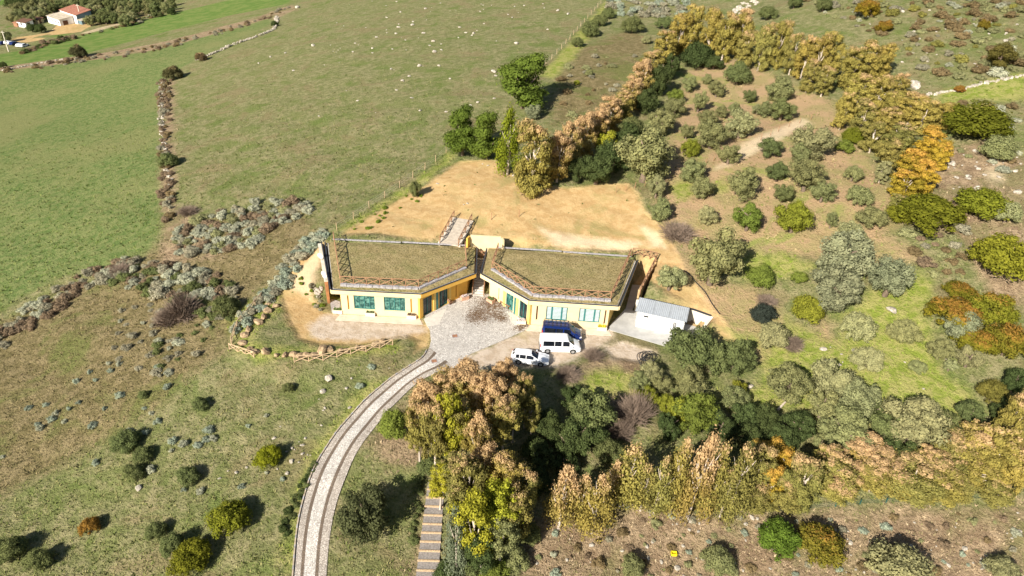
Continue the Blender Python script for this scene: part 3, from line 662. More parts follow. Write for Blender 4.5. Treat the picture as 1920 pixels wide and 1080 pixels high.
planter((634,586), 'cream planter box with green plants at the outer end of the facade', FLOWERG, WBOX)
planter((695,591), 'cream planter box with greenery below the teal windows', FLOWERG, WBOX)
planter((772,596), 'empty-looking cream planter box near the court corner', LEAFLITTER, WBOX)
planter((977,606), 'pale planter box beside the roof-racked blue van', FLOWERW, WBOX)
planter((1128,618), 'planter box overflowing with yellow flowers at the yard corner', FLOWERY, WBOX)
planter((871,561), 'terracotta planter with pink flowers at the foot of the stairs', FLOWERW, PBOX, .6, 1.1)
planter((920,566), 'terracotta planter with bright green plants below the pale court wall', FLOWERG, PBOX, -.7, 1.1)
def bench(px, label, rz):
    p = at(*px, .06); t = thing('bench', (p[0], p[1], .06), label, 'bench', None, rz, world=False)
    for k in range(4): MB().box((0, -.18+k*.12, .43), (1.9, .1, .045)).build('seat_slat', WOOD, t)
    for k in range(3): MB().box((0, .27, .56+k*.13), (1.9, .04, .1)).build('back_slat', WOOD, t)
    for s in (-.75, .75): MB().box((s, 0, .2), (.09, .42, .4)).build('leg', DARKWOOD, t); MB().box((s, .3, .62), (.08, .05, .55)).build('back_post', DARKWOOD, t)
bench((839,566), 'slatted wooden bench against the ochre court wall', R_(-47)+math.pi/2+math.pi/2)
bench((947,574), 'slatted wooden bench below the blue-green court window', R_(-45))
def dish(p, rz, label, r=.42):
    t = thing('satellite_dish', p, label, 'satellite dish', None, rz, world=False)
    m = MB(); n = 14; vs = [(0, 0, 0)]
    for j in (1, 2, 3):
        for k in range(n): a = 2*math.pi*k/n; rr = r*j/3; vs.append((rr*math.cos(a), -.28*(rr/r)**2*r, rr*math.sin(a)))
    fs = [(0, 1+k, 1+(k+1) % n) for k in range(n)]+[(1+j*n+k, 1+(j+1)*n+k, 1+(j+1)*n+(k+1) % n, 1+j*n+(k+1) % n) for j in (0, 1) for k in range(n)]
    m.add([(x, y-.1, z+.75) for x, y, z in vs], fs); m.build('reflector', WHITE, t, True)
    MB().tube([(0, .05, -.1), (0, .05, .85)], .035, 6).build('mast', CONC, t); MB().tube([(0, -.12, .4), (0, -.5, .72)], .015, 5).build('feed_arm', CONC, t); MB().box((0, -.52, .74), (.08, .12, .08)).build('feed_horn', CONC, t)
dish((-26.4, 82.0, 3.56), -.35, 'white satellite dish midway along the long retaining wall')
dish((-24.75, 77.4, 3.56), -.35, 'lower white satellite dish at the front end of the retaining wall', .36)
dish((-24.5, 76.75, 3.56), -.1, 'small white satellite dish on the very end of the retaining wall', .28)
def board_sign():
    p = hit(1131, 343); t = thing('information_board', tuple(p), 'white information board on two posts at the edge of the tan-leaved trees', 'sign')
    x, y, z = p
    for s in (-.5, .5): MB().tube([(x+s, y, z-.2), (x+s, y, z+1.9)], .05, 6).build('post', WOOD, t)
    MB().box((x, y-.07, z+1.35), (1.05, .05, 1.15)).build('panel', WHITE, t)
    MB().box((x, y-.105, z+1.62), (.82, .012, .28)).build('printed_block', simple('print_grey', (.33,.35,.42), .8), t); MB().box((x+.22, y-.105, z+1.15), (.36, .012, .26)).build('printed_block', simple('print_grey2', (.40,.42,.47), .8), t)
board_sign()

# ------------------------------------------------------------------ vehicles
def paint(name, c, rough=.25):
    t = NT(name); v = t.obj(); n = t.noise(2.5, 3, .6, v); t.base(t.mix(t.ss(.4, .75, n), c, tuple(x*.9 for x in c))); t.bsdf.inputs['Roughness'].default_value = rough
    t.bsdf.inputs['Specular IOR Level'].default_value = .5; t.bsdf.inputs['Coat Weight'].default_value = .5; t.bsdf.inputs['Coat Roughness'].default_value = .08; return t.m
PWHITE = paint('white_car_paint', (.78,.79,.80)); PBLUE = paint('blue_car_paint', (.007,.02,.105)); TYRE = simple('tyre_rubber', (.02,.02,.02), .9, .2, 5); RIM = simple('alloy_rim', (.45,.45,.46), .4, .1, 5, metal=.6)
PLASTIC = simple('black_trim', (.025,.025,.027), .6, .2, 5); LAMP = simple('clear_lamp', (.7,.72,.74), .15, .05, 5, spec=.6); REDLAMP = simple('red_lamp', (.45,.02,.02), .3, .1, 5, spec=.6)
VAN = dict(L=5.1, st=[(0,.42,.86,1.05,.90,1.72,.76),(.1,.27,.94,1.08,.95,1.90,.80),(.3,.26,.95,1.08,.96,1.95,.82),(3.15,.26,.96,1.08,.96,1.95,.82),(3.45,.26,.96,1.08,.96,1.90,.80),(4.2,.26,.96,1.04,.95,1.25,.82),(4.55,.26,.95,.98,.93,1.10,.78),(4.92,.30,.90,.80,.88,.92,.70),(5.1,.38,.78,.60,.76,.66,.62)],
  wheels=(.95,4.1), wr=.34, side=[(.35,1.72),(1.78,2.62),(2.78,3.62)], ws=(3.42,4.22), tail=True)
EST = dict(L=4.6, st=[(0,.45,.74,.72,.78,.86,.70),(.10,.30,.83,.84,.86,1.02,.68),(.42,.24,.87,.90,.89,1.36,.60),(.75,.24,.89,.92,.90,1.44,.60),(2.1,.22,.90,.90,.90,1.45,.60),(2.45,.22,.90,.90,.90,1.41,.59),(3.25,.22,.90,.90,.89,.98,.70),(4.1,.24,.87,.80,.85,.86,.66),(4.45,.3,.80,.66,.77,.72,.55),(4.6,.38,.66,.52,.64,.56,.48)],
  wheels=(.95,3.65), wr=.33, side=[(.55,1.0),(1.06,1.8),(1.87,2.75)], ws=(2.42,3.24), tail=False)
def carsec(st, x):
    xs = [s[0] for s in st]; v = [np.interp(x, xs, [s[k] for s in st]) for k in range(1, 7)]
    zb, wl, zk, wk, zr, wr = v
    return [(wl, zb), (wk+.015, zb*.45+zk*.55), (wk, zk), (wr, zr-.07), (wr*.72, zr-.012), (0, zr+.012)]
def vehicle(spec, paintm, loc, rz, label, cat, name, rack=False):
    t = thing(name, loc, label, cat, None, rz, world=False); L = spec['L']; stt = spec['st']
    xs = sorted(set([s[0] for s in stt]+list(np.linspace(0, L, 24)))); m = MB(); K = 11
    for x in xs:
        s = carsec(stt, x); ring = [(x-L/2, -w, z) for w, z in s]+[(x-L/2, w, z) for w, z in s[:-1][::-1]]; m.v += ring
    for i in range(len(xs)-1):
        for k in range(K-1): m.f.append((i*K+k, (i+1)*K+k, (i+1)*K+k+1, i*K+k+1))
        m.f.append((i*K+K-1, (i+1)*K+K-1, (i+1)*K, i*K))
    m.f.append(tuple(range(K))); m.f.append(tuple(range((len(xs)-1)*K, len(xs)*K))[::-1])
    m.build('body', paintm, t, True, 38)
    for sd in (-1, 1):
        for a, b in spec['side']:
            q = MB(); n = 5
            for i in range(n+1):
                x = a+(b-a)*i/n; s = carsec(stt, x); (w0, z0), (w1, z1) = s[2], s[3]
                for f in (.07, .9): q.v.append((x-L/2, sd*(w0+(w1-w0)*f+.012), z0+(z1-z0)*f))
            for i in range(n): q.f.append((2*i, 2*i+2, 2*i+3, 2*i+1) if sd < 0 else (2*i+1, 2*i+3, 2*i+2, 2*i))
            q.build('side_window', CARGLASS, t)
        for wx in spec['wheels']:
            s = carsec(stt, wx); w = s[0][0]
            wh = bpy.data.objects.new('wheel', None); col.objects.link(wh); wh.parent = t; wh.location = (wx-L/2, sd*(w-.07), spec['wr'])
            r = spec['wr']; MB().tube([(0, -.11, 0), (0, -.1, 0), (0, .1, 0), (0, .11, 0)], [r*.86, r, r, r*.86], 18).build('tyre', TYRE, wh, True, 40)
            MB().tube([(0, sd*.08, 0), (0, sd*.118, 0)], [r*.66, r*.6], 12).build('rim', RIM, wh)
            ar = MB(); n = 14; R1 = r*1.22
            for k in range(n+1):
                a = math.pi*k/n; 
                for R2 in (r*.98, R1): ar.v.append((wx-L/2+R2*math.cos(a), sd*(w+.022), r+R2*math.sin(a)*.97))
            for k in range(n): ar.f.append((2*k, 2*k+1, 2*k+3, 2*k+2))
            ar.build('wheel_arch', PLASTIC, t)
        x = spec['ws'][1]-.25; s = carsec(stt, x); q = MB().box((x-L/2, sd*(s[2][0]+.1), s[2][1]+.06), (.14, .2, .14)); q.build('mirror', paintm, t)
        x = L-.22; s = carsec(stt, x); MB().box((x-L/2, sd*(s[2][0]-.1), s[2][1]-.06), (.28, .26, .13), -sd*.5).build('headlight', LAMP, t)
        s = carsec(stt, .06); MB().box((.05-L/2, sd*(s[2][0]-.03), s[2][1]+(.12 if spec['tail'] else -.02)), (.1, .1, .45 if spec['tail'] else .18)).build('tail_light', REDLAMP, t)
        for hx in ([2.7] if spec['tail'] else [1.95, 2.75]):
            s = carsec(stt, hx); MB().box((hx-.12-L/2, sd*(s[2][0]+.02), s[2][1]-.1), (.18, .04, .03)).build('door_handle', paintm, t)
    a, b = spec['ws']; q = MB(); n = 6
    for i in range(n+1):
        x = a+(b-a)*i/n; s = carsec(stt, x); zr = s[5][1]; w = s[3][0]*.94
        for y, z in ((-w, s[3][1]+.016), (-w*.7, s[4][1]+.014), (0, zr+.012), (w*.7, s[4][1]+.014), (w, s[3][1]+.016)): q.v.append((x-L/2, y, z))
    for i in range(n):
        for k in range(4): q.f.append((i*5+k, (i+1)*5+k, (i+1)*5+k+1, i*5+k+1))
    q.build('windscreen', CARGLASS, t)
    if spec['tail']: MB().box((.035-L/2, 0, 1.42), (.06, 1.3, .5)).build('rear_window', CARGLASS, t)
    else:
        q = MB()
        for x in (.14, .40):
            s = carsec(stt, x); w = s[3][0]*.86
            for y in (-w, w): q.v.append((x-L/2, y, s[4][1]+.02))
        q.f.append((0, 1, 3, 2)); q.build('rear_window', CARGLASS, t)
    s = carsec(stt, L-.04); MB().box((L/2-.03, 0, .42), (.1, 1.1, .16)).build('grille', PLASTIC, t); MB().box((L/2+.025, 0, .40), (.02, .5, .11)).build('number_plate', WHITE, t)
    MB().box((-L/2+.01, 0, .48), (.12, 1.5, .16)).build('rear_bumper', PLASTIC if spec['tail'] else paintm, t)
    if rack:
        rk = bpy.data.objects.new('roof_rack', None); col.objects.link(rk); rk.parent = t; rk.location = (0, 0, 1.95)
        for y in (-.68, .68):
            MB().bar((-2.4, y, .17), (.75, y, .17), .04).build('side_rail', PLASTIC, rk)
            for x in (-2.3, -1.3, -.3, .65): MB().bar((x, y, -.06), (x, y, .17), .04).build('rack_foot', PLASTIC, rk)
        for x in np.linspace(-2.4, .75, 7): MB().bar((x, -.68, .15), (x, .68, .15), .05).build('cross_bar', PLASTIC, rk)
    return t
w1, w2 = at(1025,663,0), at(1075.5,664,0); wc = (w1+w2)/2; a = math.atan2(w2[1]-w1[1], w2[0]-w1[0])
vehicle(VAN, PWHITE, (wc[0]-math.sin(a)*.9, wc[1]+.95, .012), a, 'white passenger van parked between the blue van and the estate car', 'van', 'passenger_van')
w1, w2 = at(972,683.3,0), at(1013,688,0); wc = (w1+w2)/2; a = math.atan2(w2[1]-w1[1], w2[0]-w1[0])
cz = float(h(wc[0], wc[1]+.8))
vehicle(EST, PWHITE, (wc[0]-math.sin(a)*.85, wc[1]+.85, cz+.03), a, 'white estate car with tinted windows parked at the edge of the tree shade', 'car', 'estate_car')
p = at(1054, 620, 1.0)
vehicle(VAN, PBLUE, (p[0], p[1], .012), -.05, 'dark blue van with a roof rack parked below the blind-covered windows', 'van', 'rack_van', rack=True)

# ------------------------------------------------------------------ plants: shared meshes
def leafmat(name, tan=(.53,.36,.185)):
    t = NT(name); oi = t.n.new('ShaderNodeObjectInfo'); var = t.attr('var').outputs['Fac']; tip = t.attr('tip').outputs['Fac']
    al = oi.outputs['Alpha']
    c = t.mix(1, oi.outputs['Color'], t.mix(var, (.85,.87,.8), (1.75,1.66,1.5)), 'MULTIPLY')
    k = t.ss(.0, .28, t.math('SUBTRACT', t.math('ADD', tip, al), 1.))
    c = t.mix(k, c, t.mix(var, tuple(x*.75 for x in tan), tuple(x*1.2 for x in tan)))
    df = t.n.new('ShaderNodeBsdfDiffuse'); tr = t.n.new('ShaderNodeBsdfTranslucent'); mx = t.n.new('ShaderNodeMixShader'); mx.inputs[0].default_value = .32
    t.l.new(c, df.inputs[0]); t.l.new(c, tr.inputs[0]); t.l.new(df.outputs[0], mx.inputs[1]); t.l.new(tr.outputs[0], mx.inputs[2]); t.l.new(mx.outputs[0], t.out.inputs[0])
    t.n.remove(t.bsdf); return t.m
LEAF = leafmat('foliage'); LEAFR = leafmat('foliage_rusty', (.30,.165,.035)); LEAFY = leafmat('foliage_golden', (.55,.33,.07))
BARK = simple('brown_bark', (.17,.125,.09), .95, .3, 6, bump=.02); PALEBARK = simple('pale_bark', (.50,.42,.34), .9, .25, 5); TWIG = simple('dry_twigs', (.21,.155,.115), .95, .3, 4)
def rand_dir(r, n):
    v = r.normal(size=(n, 3)); return v/np.linalg.norm(v, axis=1, keepdims=True)
def crown_mesh(name, kind, seed, n, leaf):
    """unit crown: leaf-clump faces over a cluster of lobes; 'var' and 'tip' carry leaf colour"""
    r = np.random.default_rng(seed)
    if kind == 'round':      # dense dome
        nb = 70; d = rand_dir(r, nb); d[:, 2] = np.abs(d[:, 2])*1.1-.35; C = d*r.uniform(.45, .84, (nb, 1)); Rb = r.uniform(.12, .28, nb)
    elif kind == 'olive':    # broken billows
        nb = 56; d = rand_dir(r, nb); C = d*r.uniform(.3, .86, (nb, 1)); C[:, 2] = C[:, 2]*.92+.03; Rb = r.uniform(.12, .28, nb)
    elif kind == 'euc':      # tall, tiered plumes
        nb = 80; z = r.uniform(-.95, .88, nb); rad = .74*np.sqrt(np.clip(1-(np.clip(z, -.6, 1)*.9)**2, .08, 1)); a = r.uniform(0, 6.28, nb)
        C = np.c_[np.cos(a)*rad*r.uniform(.3, 1.1, nb), np.sin(a)*rad*r.uniform(.25, 1.15, nb), z]; Rb = r.uniform(.10, .26, nb)
    elif kind == 'spire':    # narrow pointed plume
        nb = 36; z = np.linspace(-.95, .82, nb); rad = .66*np.clip(1-((z+.9)/1.9)**1.6, .04, 1)*r.uniform(.5, 1.1, nb); a = r.uniform(0, 6.28, nb)
        C = np.c_[np.cos(a)*rad, np.sin(a)*rad, z]; Rb = r.uniform(.2, .34, nb)*np.clip(1.25-(z+1)*.36, .5, 1.2)
    elif kind == 'pine':     # layered plates
        nb = 36; z = r.uniform(-.85, .85, nb); rad = .8*np.clip(1.05-.55*(z+1)/2, .2, 1); a = r.uniform(0, 6.28, nb)
        C = np.c_[np.cos(a)*rad*r.uniform(.2, 1, nb), np.sin(a)*rad*r.uniform(.2, 1, nb), z]; Rb = r.uniform(.24, .36, nb)
    else:                    # shrub: small ragged dome
        nb = 18; d = rand_dir(r, nb); d[:, 2] = np.abs(d[:, 2]); C = d*r.uniform(.2, .75, (nb, 1)); Rb = r.uniform(.16, .36, nb)
    w = Rb**2; b = r.choice(nb, n, p=w/w.sum()); d = rand_dir(r, n)
    zs = {'pine': .55, 'euc': 1.15 if kind == 'euc' else 1}.get(kind, .95)
    rr = np.where(r.random(n) < .85, r.normal(.95, .30 if kind in ('euc', 'spire') else .21, n), r.uniform(.3, .9, n))
    P = C[b]+d*(Rb[b]*rr)[:, None]*np.array([1, 1, zs if kind != 'euc' else .62])
    # drop faces buried deep in another lobe
    q = ((P[:, None]-C[None])/np.array([1, 1, zs if kind != 'euc' else .62])); dep = (np.linalg.norm(q, axis=2)/Rb[None]).min(1); keep = (dep > .55) | (r.random(n) < .3)
    P, d, b = P[keep], d[keep], b[keep]; n = len(P)
    nn = d+rand_dir(r, n)*.5+np.array([0, 0, .15]); nn /= np.linalg.norm(nn, axis=1, keepdims=True)
    t1 = np.cross(nn, rand_dir(r, n)); t1 /= np.linalg.norm(t1, axis=1, keepdims=True)+1e-9; t2 = np.cross(nn, t1)
    s = leaf*r.uniform(.55, 1.35, n)[:, None]; el = r.uniform(.45, .8, n)[:, None]
    V = np.stack([P-t1*s, P-t2*s*el+nn*s*.15, P+t1*s, P+t2*s*el+nn*s*.15], 1).reshape(-1, 3)
    if kind in ('round', 'shrub'): V[:, 2] = np.maximum(V[:, 2], -.62)
    me = bpy.data.meshes.new(name); me.vertices.add(4*n); me.vertices.foreach_set('co', V.ravel())
    me.loops.add(4*n); me.loops.foreach_set('vertex_index', np.arange(4*n)); me.polygons.add(n); me.polygons.foreach_set('loop_start', np.arange(0, 4*n, 4)); me.update(calc_edges=True)
    lob = r.random(nb); var = np.clip(.30*lob[b]+.7*r.random(n), 0, 1)
    tipb = np.clip(.44+.46*C[b][:, 2]+.28*(lob[b]-.5)+.22*(P-C[b])[:, 2]/Rb[b], 0, 1)*.85+.15*r.random(n)
    for nm, a in (('var', var), ('tip', tipb)):
        at_ = me.attributes.new(nm, 'FLOAT', 'FACE'); at_.data.foreach_set('value', a.astype(np.float32))
    return me
def trunk_mesh(name, seed, rad, nl, spread=.6, mat=None, multi=False):
    r = random.Random(seed); m = MB(); lx, ly = r.uniform(-.1, .1), r.uniform(-.1, .1)
    base = [(0, 0, -.12), (lx*.3, ly*.3, .25), (lx, ly, .6), (lx*1.2, ly*1.2, 1)]
    m.tube(base, [rad*1.35, rad, rad*.75, rad*.2], 7)
    for i in range(nl):
        z = r.uniform(.22, .75); a = r.random()*6.3; s = r.uniform(.4, 1)*spread; f = (z-.25)/.35
        p = (lx*.6, ly*.6, z); q = (math.cos(a)*s*.55, math.sin(a)*s*.55, z+.14); e = (math.cos(a)*s, math.sin(a)*s, min(1.05, z+.32))
        m.tube([p, q, e], [rad*.5, rad*.35, rad*.1], 5)
    me = bpy.data.meshes.new(name); me.from_pydata(m.v, [], m.f); me.materials.append(mat or BARK); me.shade_smooth(); return me
def twig_mesh(name, seed, n=420):
    r = random.Random(seed); m = MB()
    for i in range(n):
        a = r.random()*6.3; el = r.uniform(.25, 1.5); d = Vector((math.cos(a)*math.cos(el), math.sin(a)*math.cos(el), math.sin(el))); L = r.uniform(.6, 1.15)
        p = Vector((r.gauss(0, .12), r.gauss(0, .12), -.1)); mid = p+d*L*.55+Vector((r.gauss(0, .06), r.gauss(0, .06), r.gauss(0, .06))); e = p+d*L
        for k in range(4):
            tip = e+Vector((r.gauss(0, .16), r.gauss(0, .16), r.gauss(0, .12)))
            m.tube([mid, tip], [.010, .004], 3, False)
        m.tube([p, mid], [.018, .010], 3, False)
    me = bpy.data.meshes.new(name); me.from_pydata(m.v, [], m.f); me.materials.append(TWIG); return me
def protos(kind, k, n, leaf, mat=None):
    out = []
    for i in range(k):
        me = crown_mesh(kind+'_crown', kind, 100+i*17+len(kind), n, leaf); me.materials.append(mat or LEAF); out.append(me)
    return out
PR = {'round': protos('round', 5, 13000, .043), 'olive': protos('olive', 6, 13000, .044), 'euc': protos('euc', 6, 16000, .042), 'spire': protos('spire', 4, 15000, .044), 'pine': protos('pine', 4, 14000, .042), 'shrub': protos('shrub', 5, 2200, .085)}
def remat(lst, mat):
    out = []
    for me in lst: c = me.copy(); c.materials[0] = mat; out.append(c)
    return out
PR['tall'] = PR['euc']; PR['low'] = PR['round']; PR['rusty'] = remat(PR['round'][:3], LEAFR); PR['rustlow'] = PR['rusty']; PR['golden'] = remat(PR['euc'][:3], LEAFY)
TW = [twig_mesh('twigs', i) for i in range(3)]
TRUNKS = {'olive': [trunk_mesh('olive_trunk', i, .10, 6, .6) for i in range(3)], 'euc': [trunk_mesh('gum_trunk', 10+i, .065, 7, .55, PALEBARK) for i in range(3)], 'pine': [trunk_mesh('pine_trunk', 20+i, .075, 6, .6) for i in range(2)], 'round': [trunk_mesh('bush_stem', 30+i, .07, 7, .6) for i in range(2)]}
for k, v in (('low', 'round'), ('rustlow', 'round'), ('tall', 'euc'), ('spire', 'euc'), ('golden', 'euc'), ('rusty', 'round')): TRUNKS[k] = TRUNKS[v]
CLEAR = {'olive': -.06, 'euc': .5, 'spire': 1.2, 'golden': .8, 'tall': 3.6, 'pine': .4, 'round': -.35, 'rusty': -.35, 'low': -.35, 'rustlow': -.35, 'shrub': -.2}
_pc = {}
def pick(lst, key):
    _pc[key] = _pc.get(key, -1)+1; return lst[(_pc[key]*7+_pc[key]//len(lst)) % len(lst)]
def place(cx, cy, w, hp, kind):
    """find where a crown of w by hp pixels centred on the pixel stands, and its size in metres"""
    px, py = cx, cy+hp*.3; clear = CLEAR[kind]
    for _ in range(7):
        g = hit(px, py); zd = proj(g)[2]; mpp = zd/F; d = np.array(g)-CAM; dep = math.asin(min(.98, max(.05, -d[2]/np.linalg.norm(d))))
        R = w*mpp/2*{'pine': 1.35, 'spire': 1.16, 'low': 1.12, 'rustlow': 1.12}.get(kind, 1.15); rz = math.sqrt(max((hp*mpp/2)**2-(R*math.sin(dep))**2, (.25*R)**2))/math.cos(dep)
        rz = min(max(rz, (.9 if kind in ('round', 'rusty', 'olive') else .55)*R), 3.2*R)
        cl = clear*min(1, R/2.2) if clear > 0 else clear*rz
        zc = cl+rz; x, y, _z = proj((g[0], g[1], g[2]+zc)); px += (cx-x); py += (cy-y)
    return g, R, rz, zc
def plant(kind, cx, cy, w, hp, color, label, cat, name, group):
    g, R, rz, zc = place(cx, cy, w, hp, kind)
    t = thing(name, tuple(g), label, cat, group, 0, world=False)
    t.rotation_euler = (random.uniform(-.05, .05), random.uniform(-.05, .05), random.random()*6.28)
    c = bpy.data.objects.new('crown', pick(PR[kind], kind)); col.objects.link(c); c.parent = t; c.location = (0, 0, zc); s = random.uniform(.95, 1.05); c.scale = (R*s, R/s, rz)
    j = random.uniform(.86, 1.14); k = random.uniform(.95, 1.06)
    c.color = (color[0]*j*k, color[1]*j, color[2]*j, min(1, max(0, color[3]+random.uniform(-.08, .08))))
    b = bpy.data.objects.new('trunk', pick(TRUNKS[kind], 't'+kind)); col.objects.link(b); b.parent = t; b.scale = (R, R, zc+.45*rz)
    return t
# leaf colours (linear) with the share of dry leaf in the fourth number
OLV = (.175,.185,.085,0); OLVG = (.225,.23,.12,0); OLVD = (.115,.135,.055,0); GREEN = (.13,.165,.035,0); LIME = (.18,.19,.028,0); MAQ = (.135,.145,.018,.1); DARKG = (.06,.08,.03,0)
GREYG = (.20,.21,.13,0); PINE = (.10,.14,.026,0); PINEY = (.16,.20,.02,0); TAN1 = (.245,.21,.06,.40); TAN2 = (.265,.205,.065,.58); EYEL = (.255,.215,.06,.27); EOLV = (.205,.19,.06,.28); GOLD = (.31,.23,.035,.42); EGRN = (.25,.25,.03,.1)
"""each group: name, category, group, label, kind, [(cx, cy, w, h, colour)]"""
def hue(c):
    for k, v in (('pale grey', OLVG), ('pale grey', GREYG), ('dull green', OLVD), ('blackish green', DARKG), ('yellow-green', LIME), ('mid-green', GREEN), ('grey-green', OLV), ('tan', TAN2), ('olive and tan', TAN1), ('yellowish', EYEL), ('drab olive', EOLV), ('golden', GOLD), ('yellow-green', EGRN)):
        if c is v: return k
    return 'green'
ORD = 'first second third fourth fifth sixth seventh eighth ninth tenth eleventh twelfth thirteenth fourteenth fifteenth sixteenth seventeenth eighteenth nineteenth twentieth'.split()
def grove(name, cat, group, label, kind, lst):
    ar = sorted(e[2]*e[3] for e in lst)
    for i, e in enumerate(lst):
        sz = 'small' if e[2]*e[3] < ar[len(ar)//3] else ('large' if e[2]*e[3] > ar[(2*len(ar))//3] else 'medium')
        lb = label.replace('{o}', ORD[min(i, 19)]).replace('{s}', sz).replace('{c}', hue(e[4]))
        plant(kind if len(e) < 6 else e[5], *e[:4], e[4], lb, cat, name, group)
grove('olive_tree', 'olive tree', 'orchard olive trees', '{s} {c} olive tree on the bare earth of the hillside orchard', 'olive', [
 (1293,158,30,32,OLV),(1345,166,30,34,OLV),(1406,180,26,28,OLVD),(1460,166,50,52,OLV),(1468,205,44,36,OLVD),(1436,205,30,32,OLV),(1312,190,28,42,OLV),(1328,222,36,36,OLV),(1390,232,54,58,OLVG),(1377,205,22,26,OLV),(1337,252,56,48,OLV),(1293,277,36,34,LIME),(1288,246,26,32,OLV),
 (1369,288,42,40,OLV),(1446,277,40,42,OLVD),(1527,268,70,56,OLVG),(1500,285,40,40,OLV),(1515,328,66,58,OLV),(1545,358,45,46,OLV),(1460,322,38,38,OLVD),(1395,345,56,68,OLV),(1320,352,42,48,OLV),(1300,320,46,38,OLV),(1470,362,38,35,OLVD),
 (1490,407,64,66,LIME),(1405,408,54,46,GREEN),(1265,202,40,34,OLV),(1240,230,50,40,OLV),(1268,180,30,26,GREEN),(1237,393,40,50,OLV),(1232,350,32,46,OLVG),(1330,405,36,40,OLVG),(1560,412,20,36,OLV),(1258,522,52,50,OLVG),(1325,148,20,18,OLV),(1420,205,20,20,OLVG),(1355,210,24,24,OLV)])
grove('olive_bush', 'bush', 'clipped-looking orchard bushes', '{c} rounded bush, {o} in the short line below the golden gums', 'round', [(1600,327,34,42,OLV),(1612,367,48,46,OLV),(1636,407,54,50,OLV),(1585,275,34,24,GREEN),(1600,255,40,30,MAQ)])
grove('olive_tree', 'olive tree', 'big trees above the white shed', 'large spreading dark olive tree on the slope above the side passage', 'olive', [(1342,482,98,120,OLV)])
grove('olive_tree', 'olive tree', 'trees by the shed', '{s} bushy dark olive tree crowding the corner of the white shed', 'olive', [(1297,655,90,86,OLVD),(1340,668,60,74,OLVD)])
grove('olive_tree', 'olive tree', 'trees by the shed', 'dark olive tree next in line from the shed corner', 'olive', [(1382,668,70,62,OLVD)])
grove('holm_oak', 'tree', 'lawn trees', '{s} {c} rounded tree standing on the bright green lawn slope', 'round', [(1427,518,54,50,GREEN),(1516,580,64,62,LIME),(1450,630,62,56,OLVG),(1608,612,60,72,OLVG),(1697,622,54,60,OLV),(1628,674,58,48,OLVG),(1722,688,32,34,OLV),(1500,520,30,30,GREEN)])
grove('dark_shrub', 'shrub', None, 'blue-black leafy shrub on the slope right of the shed', 'round', [(1430,588,48,40,(.035,.045,.038,0))])
grove('grey_willow', 'tree', 'pale trees above the lawn', '{s} {c} broad tree at the top of the lawn', 'olive', [(1582,480,100,90,GREYG),(1570,540,90,80,GREYG),(1672,520,80,86,GREYG),(1600,440,60,50,OLVG)])
grove('olive_tree', 'olive tree', 'trees at the foot of the lawn', '{s} {c} olive tree at the foot of the lawn above the gum row', 'olive', [(1480,718,78,66,OLV),(1560,715,80,60,OLVG),(1605,745,80,70,OLVG),(1545,760,60,50,OLV),(1580,805,90,72,OLV),(1720,792,104,92,OLVG),(1665,800,60,50,OLVD),(1780,800,60,56,OLVD),(1820,775,50,44,OLVD),(1640,770,40,56,DARKG)])
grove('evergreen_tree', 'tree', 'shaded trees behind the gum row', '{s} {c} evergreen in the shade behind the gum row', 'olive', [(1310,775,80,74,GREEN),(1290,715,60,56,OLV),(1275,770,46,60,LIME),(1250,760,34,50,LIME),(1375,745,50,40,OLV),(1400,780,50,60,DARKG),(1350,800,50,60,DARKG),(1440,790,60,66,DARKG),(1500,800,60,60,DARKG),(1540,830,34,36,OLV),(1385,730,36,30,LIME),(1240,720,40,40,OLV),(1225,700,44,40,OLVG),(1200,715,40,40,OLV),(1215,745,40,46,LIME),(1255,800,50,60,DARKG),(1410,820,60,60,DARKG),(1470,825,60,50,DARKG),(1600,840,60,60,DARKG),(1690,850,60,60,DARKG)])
grove('maquis_thicket', 'thicket', 'low maquis thickets', '{s} low yellow-green maquis thicket on the stony slope', 'low', [(1745,402,128,92,MAQ),(1845,382,95,76,MAQ),(1882,482,112,112,MAQ),(1690,400,50,50,MAQ),(1890,400,50,60,OLVG)])
grove('rusty_thicket', 'thicket', 'rust-tinged thickets', '{s} rust-tinged green thicket bordering the lawn', 'rustlow', [(1790,590,100,84,(.15,.14,.018,.42)),(1860,580,90,90,(.14,.14,.018,.32)),(1890,640,80,90,(.13,.12,.018,.40)),(1835,640,80,70,(.15,.14,.018,.38)),(1800,545,60,40,(.15,.14,.018,.42))])
grove('grey_willow', 'tree', 'grey trees in the rusty thicket', '{s} {c} tree rising out of the rusty thicket', 'olive', [(1800,608,62,64,GREYG),(1765,655,44,42,OLV),(1818,670,44,40,OLVG),(1782,685,26,24,OLVG)])
grove('brown_bush', 'bush', None, 'brownish-green bush at the dark edge of the lawn', 'round', [(1862,735,54,52,(.13,.115,.03,0))])
grove('evergreen_tree', 'tree', 'dark trees at the lawn edge', 'nearly black evergreen behind the brownish bush', 'olive', [(1905,715,50,60,DARKG),(1880,770,50,44,DARKG)])
grove('dark_bush', 'bush', None, 'broad dark green bush below the grassy track on the far slope', 'low', [(1830,225,130,74,(.095,.105,.014,.1))])
grove('grey_bush', 'bush', None, 'round grey-green bush among pale stones', 'round', [(1873,278,60,58,OLV)])
grove('lone_tree', 'tree', None, 'lone dark shrubby tree beside the faint track on the far slope', 'olive', [(1878,104,46,50,(.11,.10,.03,0))])
grove('orange_bush', 'bush', 'orange-brown bushes', '{s} orange-brown bush on the scrubby far hillside', 'rusty', [(1627,18,46,34,(.19,.15,.02,.5)),(1660,50,30,24,(.16,.12,.02,.4)),(1800,167,18,14,(.25,.1,.03,.8)),(1845,47,22,26,(.15,.12,.02,.3))])
